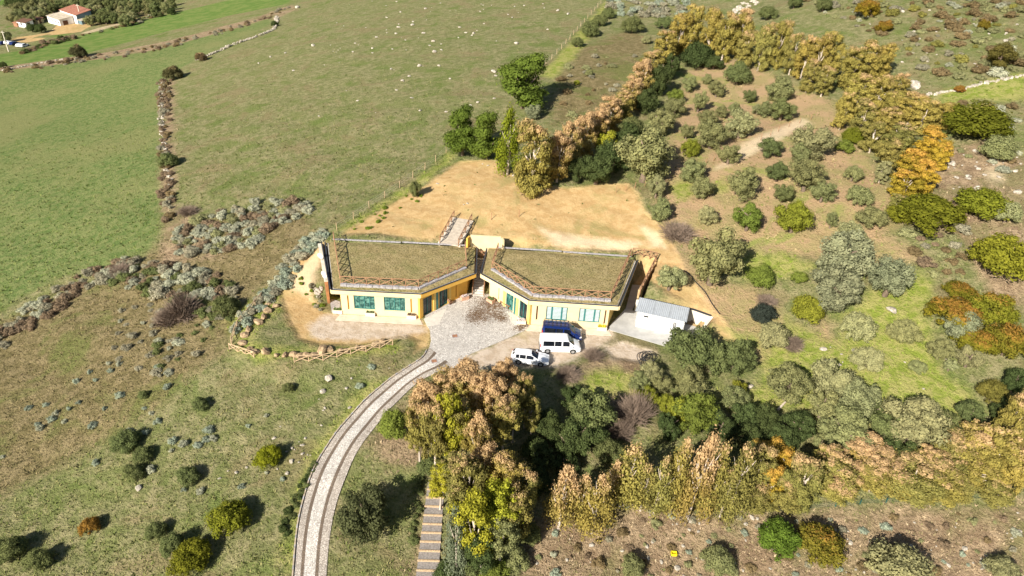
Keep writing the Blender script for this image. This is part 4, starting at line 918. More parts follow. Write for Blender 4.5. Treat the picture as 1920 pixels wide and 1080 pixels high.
grove('hill_bush', 'bush', 'green bushes on the far hill', '{s} {c} rounded bush on the scrubby far hillside', 'round', [(1545,10,32,22,OLVD),(1440,25,34,36,OLVD),(1187,47,40,28,OLVD),(1245,43,30,22,OLVD),(1105,55,36,34,OLVD),(1125,38,30,28,OLVD),(1140,25,26,20,OLVD),(1083,80,24,20,OLVD),(1213,75,18,22,OLVG),(1490,5,30,20,OLVD),(1082,155,12,8,LIME),(1105,137,16,10,OLV)])
grove('orchard_bush', 'bush', 'dark orchard bushes', '{s} dense dark rounded bush at the top of the orchard', 'round', [(1385,138,52,56,OLVD),(1308,105,62,58,DARKG),(1340,118,36,34,DARKG)])
grove('olive_tree', 'olive tree', None, 'wide green olive tree behind the information board', 'olive', [(1212,292,104,78,OLV)])
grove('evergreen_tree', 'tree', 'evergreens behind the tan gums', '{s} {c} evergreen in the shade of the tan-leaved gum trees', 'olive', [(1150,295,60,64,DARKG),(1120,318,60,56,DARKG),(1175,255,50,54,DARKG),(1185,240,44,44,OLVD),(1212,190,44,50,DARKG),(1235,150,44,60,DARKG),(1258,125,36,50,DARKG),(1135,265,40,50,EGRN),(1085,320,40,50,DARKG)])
grove('pine_tree', 'pine tree', None, 'broad layered pine standing alone by the grassy field track', 'pine', [(984,150,94,100,PINE)])
grove('pine_tree', 'pine tree', 'pines above the bare earth', '{s} dark green pine at the corner of the bare earth bank', 'pine', [(868,244,58,88,PINE),(914,252,52,84,PINE)])
grove('pine_tree', 'pine tree', None, 'bright yellow-green conical pine between the dark pines and a tan gum tree', 'spire', [(955,258,54,112,PINEY)])
grove('olive_tree', 'olive tree', None, 'small grey olive peeping out behind the bright conical pine', 'olive', [(1000,210,30,30,GREYG)])
grove('olive_tree', 'olive tree', None, 'small lone olive beside the field fence on the bare bank', 'olive', [(778,353,22,34,OLVD)])
grove('gum_tree', 'gum tree', 'tan gum trees in the diagonal row', 'tan-leaved gum, {o} in the diagonal row counting from the bare bank', 'euc', [(1002,292,76,124,TAN1),(1048,290,50,92,TAN2),(1072,270,44,84,TAN2),(1095,252,46,78,TAN2),(1120,236,48,70,TAN2),(1145,212,48,64,TAN2),(1168,196,44,54,TAN1),(1185,172,44,56,TAN2),(1205,145,46,62,TAN2),(1222,122,40,56,TAN1)])
grove('gum_tree', 'gum tree', 'yellow-brown gums along the orchard top', '{c} gum, {o} in the orchard-top row counting from the tan gums', 'euc', [(1250,88,46,60,EYEL),(1275,62,46,70,EYEL),(1300,52,48,80,EYEL),(1335,62,44,84,EYEL),(1362,68,44,84,EYEL),(1393,58,44,82,TAN1),(1402,92,40,64,EOLV),(1432,84,42,84,EOLV),(1464,82,40,80,EYEL),(1490,98,36,72,EOLV),(1512,104,40,74,EYEL),(1538,106,42,82,EYEL),(1562,100,44,84,EYEL),(1520,140,34,56,EOLV),(1548,150,36,52,EOLV)])
grove('gum_tree', 'gum tree', 'yellow gums at the orchard corner', '{s} {c} gum tree clustered at the upper orchard corner', 'euc', [(1602,126,52,76,EYEL),(1632,118,52,76,EYEL),(1658,112,40,66,EYEL),(1612,176,56,72,EYEL),(1650,180,52,72,EYEL),(1585,205,40,66,EYEL),(1622,222,50,66,EOLV),(1662,228,54,62,EYEL),(1690,160,34,44,TAN1),(1678,200,44,52,EYEL),(1712,205,56,64,EYEL),(1640,255,46,54,EOLV),(1690,258,56,56,EOLV),(1735,218,50,60,EYEL),(1768,215,50,44,EYEL)])
grove('gum_tree', 'gum tree', 'golden gums beside the maquis', '{s} golden-orange gum tree standing over the maquis thicket', 'golden', [(1745,268,60,58,GOLD),(1762,290,40,50,GOLD),(1715,310,60,60,GOLD),(1700,345,60,56,GOLD),(1735,330,50,60,GOLD)])
grove('gum_tree', 'gum tree', 'grey-green gums on the orchard edge', '{s} {c} gum tree on the lower orchard edge', 'euc', [(1670,290,50,60,EOLV),(1655,320,30,40,OLVG),(1690,380,44,36,EOLV)])
# tall stand below the car park
grove('gum_tree', 'gum tree', 'tan gums beside the driveway', '{s} {c} gum tree in the tall stand beside the driveway', 'tall', [(872,712,84,84,TAN2),(905,735,70,90,TAN2),(842,738,70,80,TAN1),(808,758,70,80,TAN2),(785,800,54,90,TAN1),(815,800,60,100,EOLV),(838,790,60,110,EGRN),(940,705,50,66,TAN2),(925,750,56,84,TAN2),(945,785,54,90,TAN1),(988,740,42,70,TAN1),(1000,770,36,60,EOLV),(870,790,60,90,EOLV),(895,830,60,90,TAN1),(965,760,44,80,EOLV)])
grove('gum_tree', 'gum tree', 'yellow-green gums beside the steps', '{s} {c} gum tree in the stand beside the stepped path', 'tall', [(845,885,70,70,EOLV),(825,900,50,60,EGRN),(880,900,70,100,EOLV),(905,880,60,80,TAN1),(955,890,70,90,EYEL),(935,945,80,100,EGRN),(895,975,80,110,EGRN),(870,940,60,80,EOLV),(965,960,70,90,EOLV),(985,915,50,80,EOLV),(940,1005,70,80,OLV),(905,1030,60,70,DARKG)])
grove('cypress', 'tree', None, 'blue-grey conifer right beside the stepped path', 'spire', [(858,1012,58,118,(.13,.15,.10,0))])
grove('dark_bush', 'bush', None, 'dark low bush at the bottom of the stepped path', 'round', [(838,1072,50,40,DARKG)])
grove('understory_bush', 'bush', 'understory below the gum stand', '{s} {c} bush growing under the gum stand', 'round', [(880,1062,60,50,OLVD),(925,1066,60,50,GREEN),(965,1050,54,50,OLV),(995,1000,44,44,OLVD),(800,870,40,40,OLVD),(1010,900,50,60,DARKG)])
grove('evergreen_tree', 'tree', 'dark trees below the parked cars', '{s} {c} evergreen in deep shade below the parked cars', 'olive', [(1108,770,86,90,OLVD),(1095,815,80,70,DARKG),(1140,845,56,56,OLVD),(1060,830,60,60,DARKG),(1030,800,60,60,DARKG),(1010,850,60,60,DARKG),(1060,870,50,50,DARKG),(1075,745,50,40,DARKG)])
grove('evergreen_bush', 'bush', None, 'dense dark green bush at the inner bend of the driveway', 'round', [(737,797,56,76,GREEN)])
grove('fallen_olive', 'olive tree', None, 'sprawling dark tree beside the driveway casting a wide shadow', 'olive', [(685,962,96,112,(.085,.095,.045,0))])
grove('gum_tree', 'gum tree', 'slender gums in the lower row', 'slender {c} gum, {o} in the lower row counting from the steps', 'spire', [(1056,925,75,116,TAN2),(1092,930,59,90,TAN1),(1120,935,72,110,TAN1),(1152,900,52,86,TAN1),(1182,880,85,120,TAN1),(1212,905,52,90,EOLV),(1240,900,59,110,EOLV),(1275,885,67,130,TAN1),(1312,885,72,150,TAN2),(1342,890,62,130,TAN1),(1390,890,72,130,EOLV),(1365,920,57,90,EOLV)])
grove('gum_tree', 'gum tree', 'broad gums in the lower row', '{s} broad {c} gum tree in the long lower row', 'euc', [(1425,880,62,94,EOLV),(1415,930,69,63,EOLV),(1510,905,69,105,EOLV),(1545,868,52,73,TAN1),(1470,920,69,73,EOLV),(1625,845,89,69,TAN2),(1570,910,69,63,TAN1),(1600,890,69,63,TAN1),(1640,895,80,63,TAN1),(1690,900,69,52,TAN1),(1745,862,50,63,TAN1),(1790,838,80,73,EOLV),(1830,830,80,84,TAN1),(1780,885,80,73,EOLV),(1835,880,80,73,EYEL),(1875,850,92,105,EYEL),(1905,785,57,105,EYEL),(1905,880,69,94,EYEL),(1860,915,69,46,EOLV),(1800,915,57,42,EOLV),(1660,880,103,73,TAN1),(1715,893,110,67,EOLV),(1765,900,96,63,EYEL),(1560,880,87,88,EOLV),(1848,855,110,94,EYEL),(1745,915,69,42,EOLV)])
grove('gum_tree', 'gum tree', 'golden gums in the lower row', '{s} {c} golden-leaved gum tree in the lower row', 'golden', [(1447,845,60,60,GOLD),(1478,868,60,60,GOLD),(1450,905,50,70,GOLD),(1425,850,40,50,TAN1)])
grove('round_bush', 'bush', None, 'large bright green bush on the dry ground below the gum row', 'round', [(1461,1012,78,88,(.09,.135,.022,0))])
grove('round_bush', 'bush', None, 'olive-brown bush touching the bright green bush below the gum row', 'rusty', [(1537,1020,84,92,(.13,.115,.02,.34))])
grove('grey_bush', 'bush', 'grey bushes on the dry ground', '{s} {c} bush on the dry stony ground below the gums', 'round', [(1347,1052,64,70,OLV),(1185,1062,50,40,OLV),(1690,1070,110,60,OLVG),(1880,1068,60,40,OLVG)])
# left slope
grove('round_bush', 'bush', None, 'yellow-green bush alone on the grassy slope near the driveway', 'round', [(502,855,50,48,(.17,.18,.015,0))])
grove('round_bush', 'bush', 'dark green bushes on the lower grass slope', '{s} dense olive-green bush with deep shadow on the lower grass slope', 'round', [(428,970,72,62,MAQ),(357,1042,74,68,MAQ)])
grove('grey_bush', 'bush', 'grey bushes on the lower grass slope', '{s} dull grey-green bush on the lower grass slope', 'round', [(322,1022,46,60,OLVD),(293,996,40,42,OLVD),(236,826,50,36,OLVD),(350,893,44,42,OLVD),(247,886,38,22,OLVD),(268,851,36,20,OLVD),(16,1030,60,34,OLVD),(70,1050,50,26,OLVD),(375,757,30,20,OLVD),(268,740,0.1+20,14,OLVD),(540,727,22,14,OLVD)])
grove('orange_bush', 'bush', None, 'small red-orange bush on the lower grass slope', 'rusty', [(168,987,38,38,(.2,.12,.02,.75))])
grove('round_bush', 'bush', None, 'round green bush at the lower end of the silver hedge', 'round', [(420,574,48,40,OLVD)])
grove('hedge_bush', 'bush', 'dark bushes on the dry-stone wall', '{s} dark bush growing on the dry-stone field wall', 'round', [(324,137,34,26,(.07,.065,.03,.3)),(376,107,22,14,(.12,.09,.05,.3)),(314,300,36,18,OLVD),(145,97,32,15,(.06,.06,.03,.2)),(5,122,16,10,DARKG),(515,45,14,10,DARKG)])
print('plants', len(bpy.data.objects))

# ------------------------------------------------------------------ low shrubs, bare bushes
LIMEG = (.21,.20,.06,0); SILV = (.315,.325,.255,0); SILV2 = (.26,.245,.185,0); BLUE = (.25,.29,.235,0); PURP = (.20,.15,.105,0); BROWN = (.19,.145,.08,0); WEED = (.14,.19,.03,0)
def low_shrub(x, y, R, hgt, color, label, group, name='silver_shrub', cat='shrub'):
    z = float(h(x, y)); o = bpy.data.objects.new(name, pick(PR['shrub'], 's')); col.objects.link(o); o.location = (x, y, z+hgt*.18); R *= 1.22; o.scale = (R, R*random.uniform(.85, 1.15), hgt*1.1); o.rotation_euler.z = random.random()*6.28
    j = random.uniform(.82, 1.18); o.color = (color[0]*j, color[1]*j, color[2]*j, 0); return tag(o, label, cat, group)
def scatter(pxpoly, n, rmin, rmax, colors, label, group, name='silver_shrub', cat='shrub', gap=.75):
    poly = [tuple(p[:2]) for p in hits(pxpoly)]; xs = [p[0] for p in poly]; ys = [p[1] for p in poly]; pts = []; tries = 0
    while len(pts) < n and tries < n*60:
        tries += 1; x, y = random.uniform(min(xs), max(xs)), random.uniform(min(ys), max(ys))
        if psd(np.array([x]), np.array([y]), poly)[0] < 0: continue
        R = random.uniform(rmin, rmax)
        if any((x-a)**2+(y-b)**2 < ((R+c)*gap)**2 for a, b, c in pts): continue
        pts.append((x, y, R)); c = random.choice(colors)
        sz = 'small' if R < rmin+(rmax-rmin)*.33 else ('large' if R > rmin+(rmax-rmin)*.67 else 'medium')
        w = {id(SILV): 'silver-grey', id(SILV2): 'ashy grey', id(BLUE): 'blue-grey', id(PURP): 'purplish brown', id(BROWN): 'brown', id(WEED): 'fresh green', id(OLVD): 'dull green', id(OLVG): 'grey-green', id(OLV): 'grey-green', id(DARKG): 'blackish green'}.get(id(c), 'green')
        low_shrub(x, y, R, R*random.uniform(.7, 1.0), c, f'{sz} {w} '+label, group, name if name != 'silver_shrub' else ('silver_shrub' if c in (SILV, SILV2, BLUE) else 'bramble_shrub' if c in (PURP, BROWN) else 'green_shrub'), cat)
scatter([(432,622),(488,560),(520,520),(545,478),(605,432),(616,440),(590,468),(562,500),(535,540),(500,575),(470,602),(445,632)], 75, .6, 1.25, [SILV, SILV, BLUE, SILV2], 'shrub in the thick hedge beside the dirt track', 'silver hedge by the dirt track', gap=.55)
scatter([(328,430),(420,395),(560,372),(590,395),(520,432),(470,470),(380,482),(325,480)], 110, .55, 1.25, [SILV, SILV, SILV2, PURP, OLVG], 'shrub in the scrub patch below the pasture', 'silver scrub below the pasture', gap=.6)
scatter([(170,525),(260,488),(330,500),(420,520),(450,560),(400,600),(330,580),(260,545)], 70, .55, 1.35, [SILV2, PURP, SILV, OLVD], 'shrub around the bare thicket below the green field', 'scrub around the bare thicket', gap=.6)
scatter([(-30,650),(60,572),(180,500),(240,485),(255,497),(190,525),(100,592),(0,660)], 60, .5, 1.15, [PURP, SILV2, SILV, PURP], 'shrub in the overgrown field boundary', 'overgrown field boundary', gap=.5)
scatter([(200,590),(290,560),(340,640),(300,700),(200,690)], 26, .35, .75, [SILV, SILV2], 'shrub dotted on the brown slope', 'silver shrubs on the brown slope', gap=1.3)
scatter([(300,640),(400,600),(440,590),(360,680),(280,720)], 18, .35, .8, [SILV, SILV2, OLVD], 'shrub along the faint path on the brown slope', 'silver shrubs along the faint path', gap=1.1)
for x, y in [(145,230),(235,212),(285,255),(265,285),(400,200),(350,235),(330,295),(190,310),(210,330),(470,318),(610,165),(530,230),(385,95),(455,45),(485,90),(560,40),(800,20),(850,122),(730,228),(765,255),(800,298),(740,358),(930,412),(870,445),(880,395),(1000,415),(1080,383),(1045,388),(1058,345),(1258,318),(1350,268),(765,545),(15,475),(485,508),(655,350),(1020,650),(935,640),(1350,558),(1225,625),(1430,592)]:
    p = hit(x/2.7, 680+y/2.7+2); R = random.uniform(.28, .6); low_shrub(p[0], p[1], R, R, BLUE if x % 3 else SILV, ('larger ' if R > .44 else 'tiny ')+'silver-blue shrub dotted on the lower grass slope', 'silver shrubs on the lower slope', 'dwarf_shrub')
for (x, y), w in (((674,726), 'above'), ((696,689), 'nearer the log fence above')): p = hit(x, y); low_shrub(p[0], p[1], .5, .5, BLUE, f'blue-green rosette plant on the grass {w} the driveway bend', None, 'rosette_plant', 'plant')
scatter([(1140,2),(1300,2),(1290,36),(1200,32),(1150,30)], 34, .9, 2.0, [SILV2, SILV, BLUE], 'shrub on the far scrub hillside', 'far silver shrubs', 'hill_shrub', gap=.9)
scatter([(1500,2),(1700,2),(1918,4),(1918,140),(1860,150),(1720,150),(1690,80),(1600,60)], 130, .5, 1.7, [SILV, BROWN, OLVG, SILV2, OLVG, LIMEG, BROWN], 'shrub scattered over the scrubby far hillside', 'scrub on the far hillside', 'hill_shrub', gap=.9)
scatter([(1060,120),(1180,60),(1230,80),(1150,180),(1060,230),(1040,200)], 24, .4, 1.2, [BROWN, OLVG, SILV2], 'shrub on the rough grass beside the tan gum row', 'scrub beside the gum row', gap=1.5)
scatter([(1780,190),(1915,200),(1915,270),(1900,340),(1790,290),(1850,260)], 22, .5, 1.3, [SILV, BROWN, OLVG], 'shrub on the stony ground beyond the maquis', 'scrub beyond the maquis', gap=1.2)
scatter([(1690,440),(1800,430),(1810,560),(1740,520)], 20, .5, 1.2, [BROWN, OLVG, PURP, SILV2], 'shrub between the maquis and the lawn', 'scrub between maquis and lawn', gap=1.0)
scatter([(960,1075),(1020,985),(1150,940),(1300,975),(1560,965),(1915,955),(1915,1075)], 110, .2, .6, [OLVG, BROWN, BLUE, SILV, SILV2, BROWN, PURP, OLVG], 'shrub on the dry stony ground below the gum row', 'scrub below the gum row', 'dwarf_shrub', gap=1.4)
scatter([(788,895),(796,895),(790,960),(778,1015),(768,1010),(780,960)], 15, .35, .6, [OLVD], 'shrub in the low hedge along the stepped path', 'low hedge by the steps', 'hedge_plant', 'hedge')
scatter([(588,868),(596,872),(565,930),(540,1005),(526,1000),(552,930)], 16, .3, .55, [OLVD, DARKG], 'clump standing in for the narrow shadow beside the driveway', 'shadow clumps by the driveway', 'shadow_clump', 'plant')  # dark clumps added to stand in for a narrow strip of shadow
scatter([(296,155),(322,150),(318,300),(330,380),(318,440),(300,400),(300,280)], 95, .5, 1.1, [PURP, BROWN, PURP, SILV2], 'bramble clump along the dry-stone wall', 'brambles on the field wall', 'bramble', 'shrub', gap=.5)
scatter([(0,132),(130,112),(300,84),(480,38),(540,12),(548,18),(480,46),(300,96),(130,122),(0,140)], 90, .5, 1.3, [PURP, BROWN, BROWN, SILV2], 'bramble clump in the long strip between the two green fields', 'brambles between the fields', 'bramble', 'shrub')
scatter([(35,103),(85,80),(140,68),(150,72),(90,86),(50,100)], 34, .8, 2.0, [BROWN, OLVD, DARKG, PURP], 'shrub in the hedge above the bright crop strip', 'hedge above the crop strip', 'hedge_plant', 'hedge')
scatter([(150,68),(230,48),(330,14),(336,18),(235,52),(160,70)], 30, .6, 1.4, [BROWN, OLVD, SILV2], 'shrub along the farm track wall', 'shrubs on the farm track wall', 'hedge_plant', 'hedge')
scatter([(648,432),(700,402),(760,365),(800,342),(790,380),(720,410),(680,440)], 16, .2, .5, [WEED], 'weed clump on the bare bank by the field fence', 'weeds on the bare bank', 'weed', 'plant')
scatter([(560,520),(590,530),(605,570),(600,590),(575,570)], 12, .25, .5, [WEED, SILV2], 'plant on the verge beside the retaining wall', 'plants by the retaining wall', 'verge_plant', 'plant')
def bare(cx, cy, w, hp, label, group=None):
    g, R, rz, zc = place(cx, cy, w, hp, 'shrub'); o = bpy.data.objects.new('bare_bush', pick(TW, 'tw')); col.objects.link(o); o.location = (g[0], g[1], g[2]); o.scale = (R, R, max(rz*1.25, R*.7)); o.rotation_euler.z = random.random()*6; tag(o, label, 'bush', group)
for e in ((340,568,64,74,'big bare purple-brown thicket below the scrub patch'),(312,590,50,50,'bare purple-brown thicket leaning on the bigger one'),(352,392,36,26,'bare bramble thicket at the foot of the dry-stone wall'),(228,503,44,26,'bare thicket on the overgrown field boundary'),
 (1272,428,60,50,'bare grey bush at the edge of the bare earth above the big olive'),(1192,758,66,84,'large bare grey bush below the black pipe coil'),(1168,800,44,50,'smaller bare bush beside the shaded evergreen'),(1112,662,40,26,'sparse leafless shrub beside the concrete yard'),(1066,697,46,26,'sparse leafless shrub near the white van'),(1440,560,36,30,'small bare bush beside the blue-black shrub'),(1490,640,34,40,'thin bare shrub on the lawn slope')): bare(*e)

# ------------------------------------------------------------------ rocks, walls
def rock_mesh(seed, mat, flat=.65):
    import bmesh
    r = random.Random(seed); bm = bmesh.new(); bmesh.ops.create_icosphere(bm, subdivisions=2, radius=1)
    ds = [(Vector((r.gauss(0, 1), r.gauss(0, 1), r.gauss(0, 1))).normalized(), r.uniform(.55, .9)) for _ in range(9)]
    for v in bm.verts:
        k = 1
        for d, c in ds:
            t = v.co.normalized().dot(d)
            if t > .05: k = min(k, c/t) if c/t < 1 else k
        v.co *= k*r.uniform(.95, 1.05); v.co.z *= flat
    me = bpy.data.meshes.new('rock'); bm.to_mesh(me); bm.free(); me.materials.append(mat); return me
RK = [rock_mesh(i, ROCKM, .6) for i in range(5)]; BK = [rock_mesh(20+i, BROWNROCK, .75) for i in range(5)]
def rock(p, s, label, group, lst=RK, name='rock', sink=.3):
    o = bpy.data.objects.new(name, pick(lst, 'rk'+name)); col.objects.link(o); o.location = (p[0], p[1], p[2]+s*.35-s*sink*.3); k = random.uniform(.8, 1.2)
    o.scale = (s*k, s/k, s*random.uniform(.75, 1.1)); o.rotation_euler = (random.uniform(-.2, .2), random.uniform(-.2, .2), random.random()*6.28); return tag(o, label, 'boulder' if name == 'boulder' else 'rock', group)
for x, y, w in [(885,222,36),(470,265,34),(415,170,26),(290,140,24),(360,128,26),(600,140,20),(1148,72,22),(395,335,38),(495,335,22),(770,365,40),(690,520,24),(530,568,22),(775,500,22),(550,400,20),(670,170,24),(425,45,20),(780,385,20),(310,410,24),(1095,55,26),(465,210,24),(655,535,20),(865,90,16),(230,90,16),(70,220,14),(325,205,16)]:
    p = hit(640+x/2.7, y/2.7); rock(p, w/2.7/2*proj(p)[2]/F*.8, ('large' if w > 30 else 'medium' if w > 20 else 'small')+' pale rock lying in the open pasture', 'pasture rocks')
for x, y, w in [(507,107,7),(535,100,7),(550,133,7),(485,119,6),(587,86,10),(558,15,14),(598,218,6)]: p = hit(x, y); rock(p, w/2*proj(p)[2]/F*.8, 'pale rock on the pasture near the dry-stone wall', 'rocks near the field wall')
def rocks(pxpoly, n, a, b, label, group):
    poly = [tuple(p[:2]) for p in hits(pxpoly)]; xs = [p[0] for p in poly]; ys = [p[1] for p in poly]; k = 0
    while k < n:
        x, y = random.uniform(min(xs), max(xs)), random.uniform(min(ys), max(ys))
        if psd(np.array([x]), np.array([y]), poly)[0] < 0: continue
        k += 1; s = a+(b-a)*random.random()**2; rock((x, y, float(h(x, y))), s, ('sizeable ' if s > a+(b-a)*.4 else 'little ')+label, group)
rocks([(640,5),(1080,5),(1000,110),(930,220),(830,260),(650,250),(600,100)], 80, .15, .5, 'pale stone scattered in the upper pasture', 'scattered pasture stones')
rocks([(960,1075),(1020,985),(1150,945),(1300,975),(1560,965),(1915,955),(1915,1075)], 90, .10, .38, 'pale stone on the dry ground below the gum row', 'stones below the gum row')
rocks([(1770,280),(1860,255),(1918,300),(1918,420),(1800,430),(1780,340)], 50, .15, .6, 'pale rock among the maquis thickets', 'rocks among the maquis')
rocks([(1530,5),(1915,5),(1915,160),(1720,170)], 45, .2, .6, 'pale rock on the scrubby far hillside', 'rocks on the far hillside')
rocks([(1370,28),(1385,8),(1410,0),(1425,4),(1400,22),(1385,34)], 26, .5, 1.3, 'grey rock in the outcrop behind the orchard-top gums', 'rocky outcrop')
rocks([(1450,640),(1560,640),(1640,600),(1760,560),(1800,740),(1500,760)], 14, .12, .4, 'pale stone on the bright lawn slope', 'lawn stones')
rocks([(560,760),(640,690),(740,690),(640,800),(560,900),(420,900),(300,1000)], 30, .1, .3, 'pale stone in the grass left of the driveway', 'driveway slope stones')
for x, y, w, l in ((1672,584,22,'long white rock at the top of the lawn'),(1543,656,14,'white rock on the lawn below the yellow-green tree'),(261,916,16,'flat pink-grey slab on the lower grass slope'),(617,711,20,'flat cluster rock on the grass between the log fence and driveway'),(605,735,14,'low pale rock in the grass left of the drive'),(1715,163,26,'pale boulder at the end of the faint far track'),(1405,678,12,'white stone by the shaded olive beside the shed'),(1406,726,14,'grey rock in the lawn grass')):
    p = hit(x, y); rock(p, w/2*proj(p)[2]/F, l, None)
bl = [(497,168,20),(450,212,26),(510,232,36),(440,275,42),(415,325,46),(370,370,46),(290,430,46),(262,468,46),(250,535,46),(300,590,36),(345,605,40),(430,610,48),(520,632,26),(590,636,40),(660,630,42),(710,640,40),(770,635,42),(820,635,40),(890,600,62),(955,590,42),(1040,605,42),(1090,600,32),(1180,575,36),(1225,575,32),(1330,545,42),(1375,530,42)]
for i, (x, y, w) in enumerate(bl):
    p = hit(400+x/4.364, 520+(y+8)/4.364); rock(p, w/4.364/2*proj(p)[2]/F*1.9, f'{"ochre" if i % 2 else "brown"} boulder, number {i+1} along the curved line from the dirt track end', 'boulder line round the yard', BK, 'boulder')
for k in range(12):
    p = hit(597+random.uniform(-7, 7), 549+random.uniform(-9, 9)); rock(p, random.uniform(.18, .4), 'cream boulder in the little heap beside the retaining wall', 'cream boulder heap', RK, 'boulder')
for x, y in ((870,384),(876,382),(990,340),(935,312),(945,320),(952,325),(962,330),(905,308),(915,311),(820,345)): p = hit(x, y); rock(p, random.uniform(.15, .35), 'small pale stone on the bare earth bank', 'bank stones')
def stone_wall(px, label, hgt=.8, th=.7, step=.42, name='dry_stone_wall'):
    P = spline([p[:2] for p in hits(px)], 400); L = np.r_[0, np.cumsum(np.linalg.norm(np.diff(P, axis=0), axis=1))]; n = int(L[-1]/step)
    p0 = P[len(P)//2]; t = thing(name, (p0[0], p0[1], float(h(*p0))), label, 'wall'); m = MB(); base = RK
    Q = np.c_[np.interp(np.linspace(0, L[-1], n), L, P[:, 0]), np.interp(np.linspace(0, L[-1], n), L, P[:, 1])]
    for i in range(n):
        for k in range(3):
            x = Q[i, 0]+random.gauss(0, th*.36); y = Q[i, 1]+random.gauss(0, th*.36); s = random.uniform(.16, .38); z = float(h(x, y))+random.uniform(0, hgt*.7)
            m.box((x, y, z), (s*1.6, s*1.2, s), random.random()*3)
            for q in range(-8, 0): a = m.v[q]; m.v[q] = (a[0]+random.gauss(0, .05), a[1]+random.gauss(0, .05), a[2]+random.gauss(0, .05))
    o = m.build('stones', ROCKM, t); o['kind'] = 'stuff'
stone_wall([(519,32),(516,52),(495,64),(440,84),(400,101),(368,113)], 'pale dry-stone wall between the lush field and the stony pasture', .9, .8, .6)
stone_wall([(305,150),(302,200),(304,240),(308,262),(312,310),(320,345)], 'tumbled dry-stone wall running down beside the lush green field', .3, .9, 1.7)
stone_wall([(0,134),(60,122),(128,110)], 'tumbled stones edging the far end of the lush field', .5, .8, .9)
stone_wall([(1920,143),(1850,156),(1800,168),(1740,178)], 'faint line of pale stones edging the far grassy track', .3, .5, .7)

# ------------------------------------------------------------------ fences, posts, pipes
fp = hits([(400+x/4.364, 520+y/4.364) for x, y in ((400,172),(290,300),(205,400),(150,545))])
lf = thing('log_fence', tuple(fp[0]), 'rustic log fence on the outer side of the boulder line, down to its corner', 'fence'); rail(lf, [tuple(p) for p in fp], 'fence_run', PALEWOOD, .95, 1.9, .06)
fp = hits([(400+x/4.364, 520+y/4.364) for x, y in ((135,590),(335,655))])
lf = thing('log_fence', tuple(fp[0]), 'short pale log fence at the outer corner of the boulder line', 'fence'); rail(lf, [tuple(p) for p in fp], 'fence_run', PALEWOOD, .9, 1.5, .06)
fp = hits([(400+x/4.364, 520+y/4.364) for x, y in ((665,695),(900,682),(1125,630),(1250,610),(1468,555))])
lf = thing('log_fence', tuple(fp[0]), 'rustic log fence in front of the boulders along the yard edge', 'fence'); rail(lf, [tuple(p) for p in fp], 'fence_run', PALEWOOD, .95, 1.9, .06)
def wire_fence(px, label, gap=3.6, ht=1.25, mat=None, wires=3, wr=.008):
    P = spline([p[:2] for p in hits(px)], 300); L = np.r_[0, np.cumsum(np.linalg.norm(np.diff(P, axis=0), axis=1))]; n = int(L[-1]/gap)+1
    Q = np.c_[np.interp(np.linspace(0, L[-1], n), L, P[:, 0]), np.interp(np.linspace(0, L[-1], n), L, P[:, 1])]; Zq = [float(h(*q)) for q in Q]
    t = thing('wire_fence', (*Q[0], Zq[0]), label, 'fence')
    for i in range(n): MB().tube([(*Q[i], Zq[i]-.2), (Q[i][0]+random.gauss(0, .04), Q[i][1]+random.gauss(0, .04), Zq[i]+ht)], [.06, .05], 5).build('post', mat or PALEWOOD, t)
    for k in range(wires): MB().tube([(*Q[i], Zq[i]+ht*(k+1)/(wires+.3)) for i in range(n)], wr, 3).build('wire', CONC if not mat else mat, t)
wire_fence([(632,432),(690,392),(760,345),(800,315),(842,282),(880,258)], 'wire fence on thin posts between the pasture and the bare bank')
wire_fence([(1012,135),(1050,95),(1090,48),(1132,0)], 'wire fence on thin posts along the upper grassy track', 5)
GREENM = simple('green_mesh', (.02,.075,.06), .6, .2, 4)
wire_fence([(1420,962),(1560,950),(1640,943),(1740,940),(1860,933)], 'low green mesh fence along the foot of the gum row', 2.5, .7, GREENM, 5, .008)
for i, (x, y) in enumerate(((1155,361),(1173,358),(1190,353),(1209,349),(1324,307),(1339,301),(1426,263),(1444,254),(1459,247),(1479,238),(1499,231),(1520,224))):
    p = hit(x, y); tag(MB().tube([(p[0], p[1], p[2]-.2), (p[0]+random.gauss(0, .05), p[1], p[2]+1.1)], [.05, .04], 6).build('wooden_stake', WOOD), f'thin wooden stake, {ORD[i]} along the orchard stake line from the information board', 'stake', 'orchard stakes')
for (x, y), l in (((921,412), 'nearer the footbridge'), ((973,406), 'farther from the footbridge')): p = hit(x, y); tag(MB().tube([(p[0], p[1], p[2]-.2), (p[0], p[1], p[2]+1.15)], [.06, .05], 6).build('wooden_post', WOOD), 'thin upright post on the bare earth bank, '+l, 'post', 'posts on the bare bank')
PIPE = simple('black_pipe', (.02,.02,.02), .6, .2, 4)
hp = hits([(1272,505),(1290,512),(1305,530),(1322,548),(1335,570),(1350,590)]); tag(MB().tube([(p[0], p[1], p[2]+.06) for p in spline(hp, 40)], .07, 6).build('irrigation_pipe', PIPE), 'black pipe running down the slope behind the white shed', 'pipe')
c = hit(1216, 682); m = MB()
for k in range(6):
    a = random.random()*6; r_ = random.uniform(.55, 1.0); o = Vector((c[0]+random.gauss(0, .6), c[1]+random.gauss(0, .6), c[2]+r_*.75)); tl = random.uniform(.2, 1.1)
    m.tube([o+Vector((r_*math.cos(q)*math.cos(a)-r_*math.sin(q)*math.sin(a)*math.cos(tl), r_*math.cos(q)*math.sin(a)+r_*math.sin(q)*math.cos(a)*math.cos(tl), r_*math.sin(q)*math.sin(tl)*.9)) for q in np.linspace(0, 6.0, 22)], .05, 5)
tag(m.build('pipe_coil', PIPE), 'tangled black pipe coils dumped below the concrete yard', 'pipe')
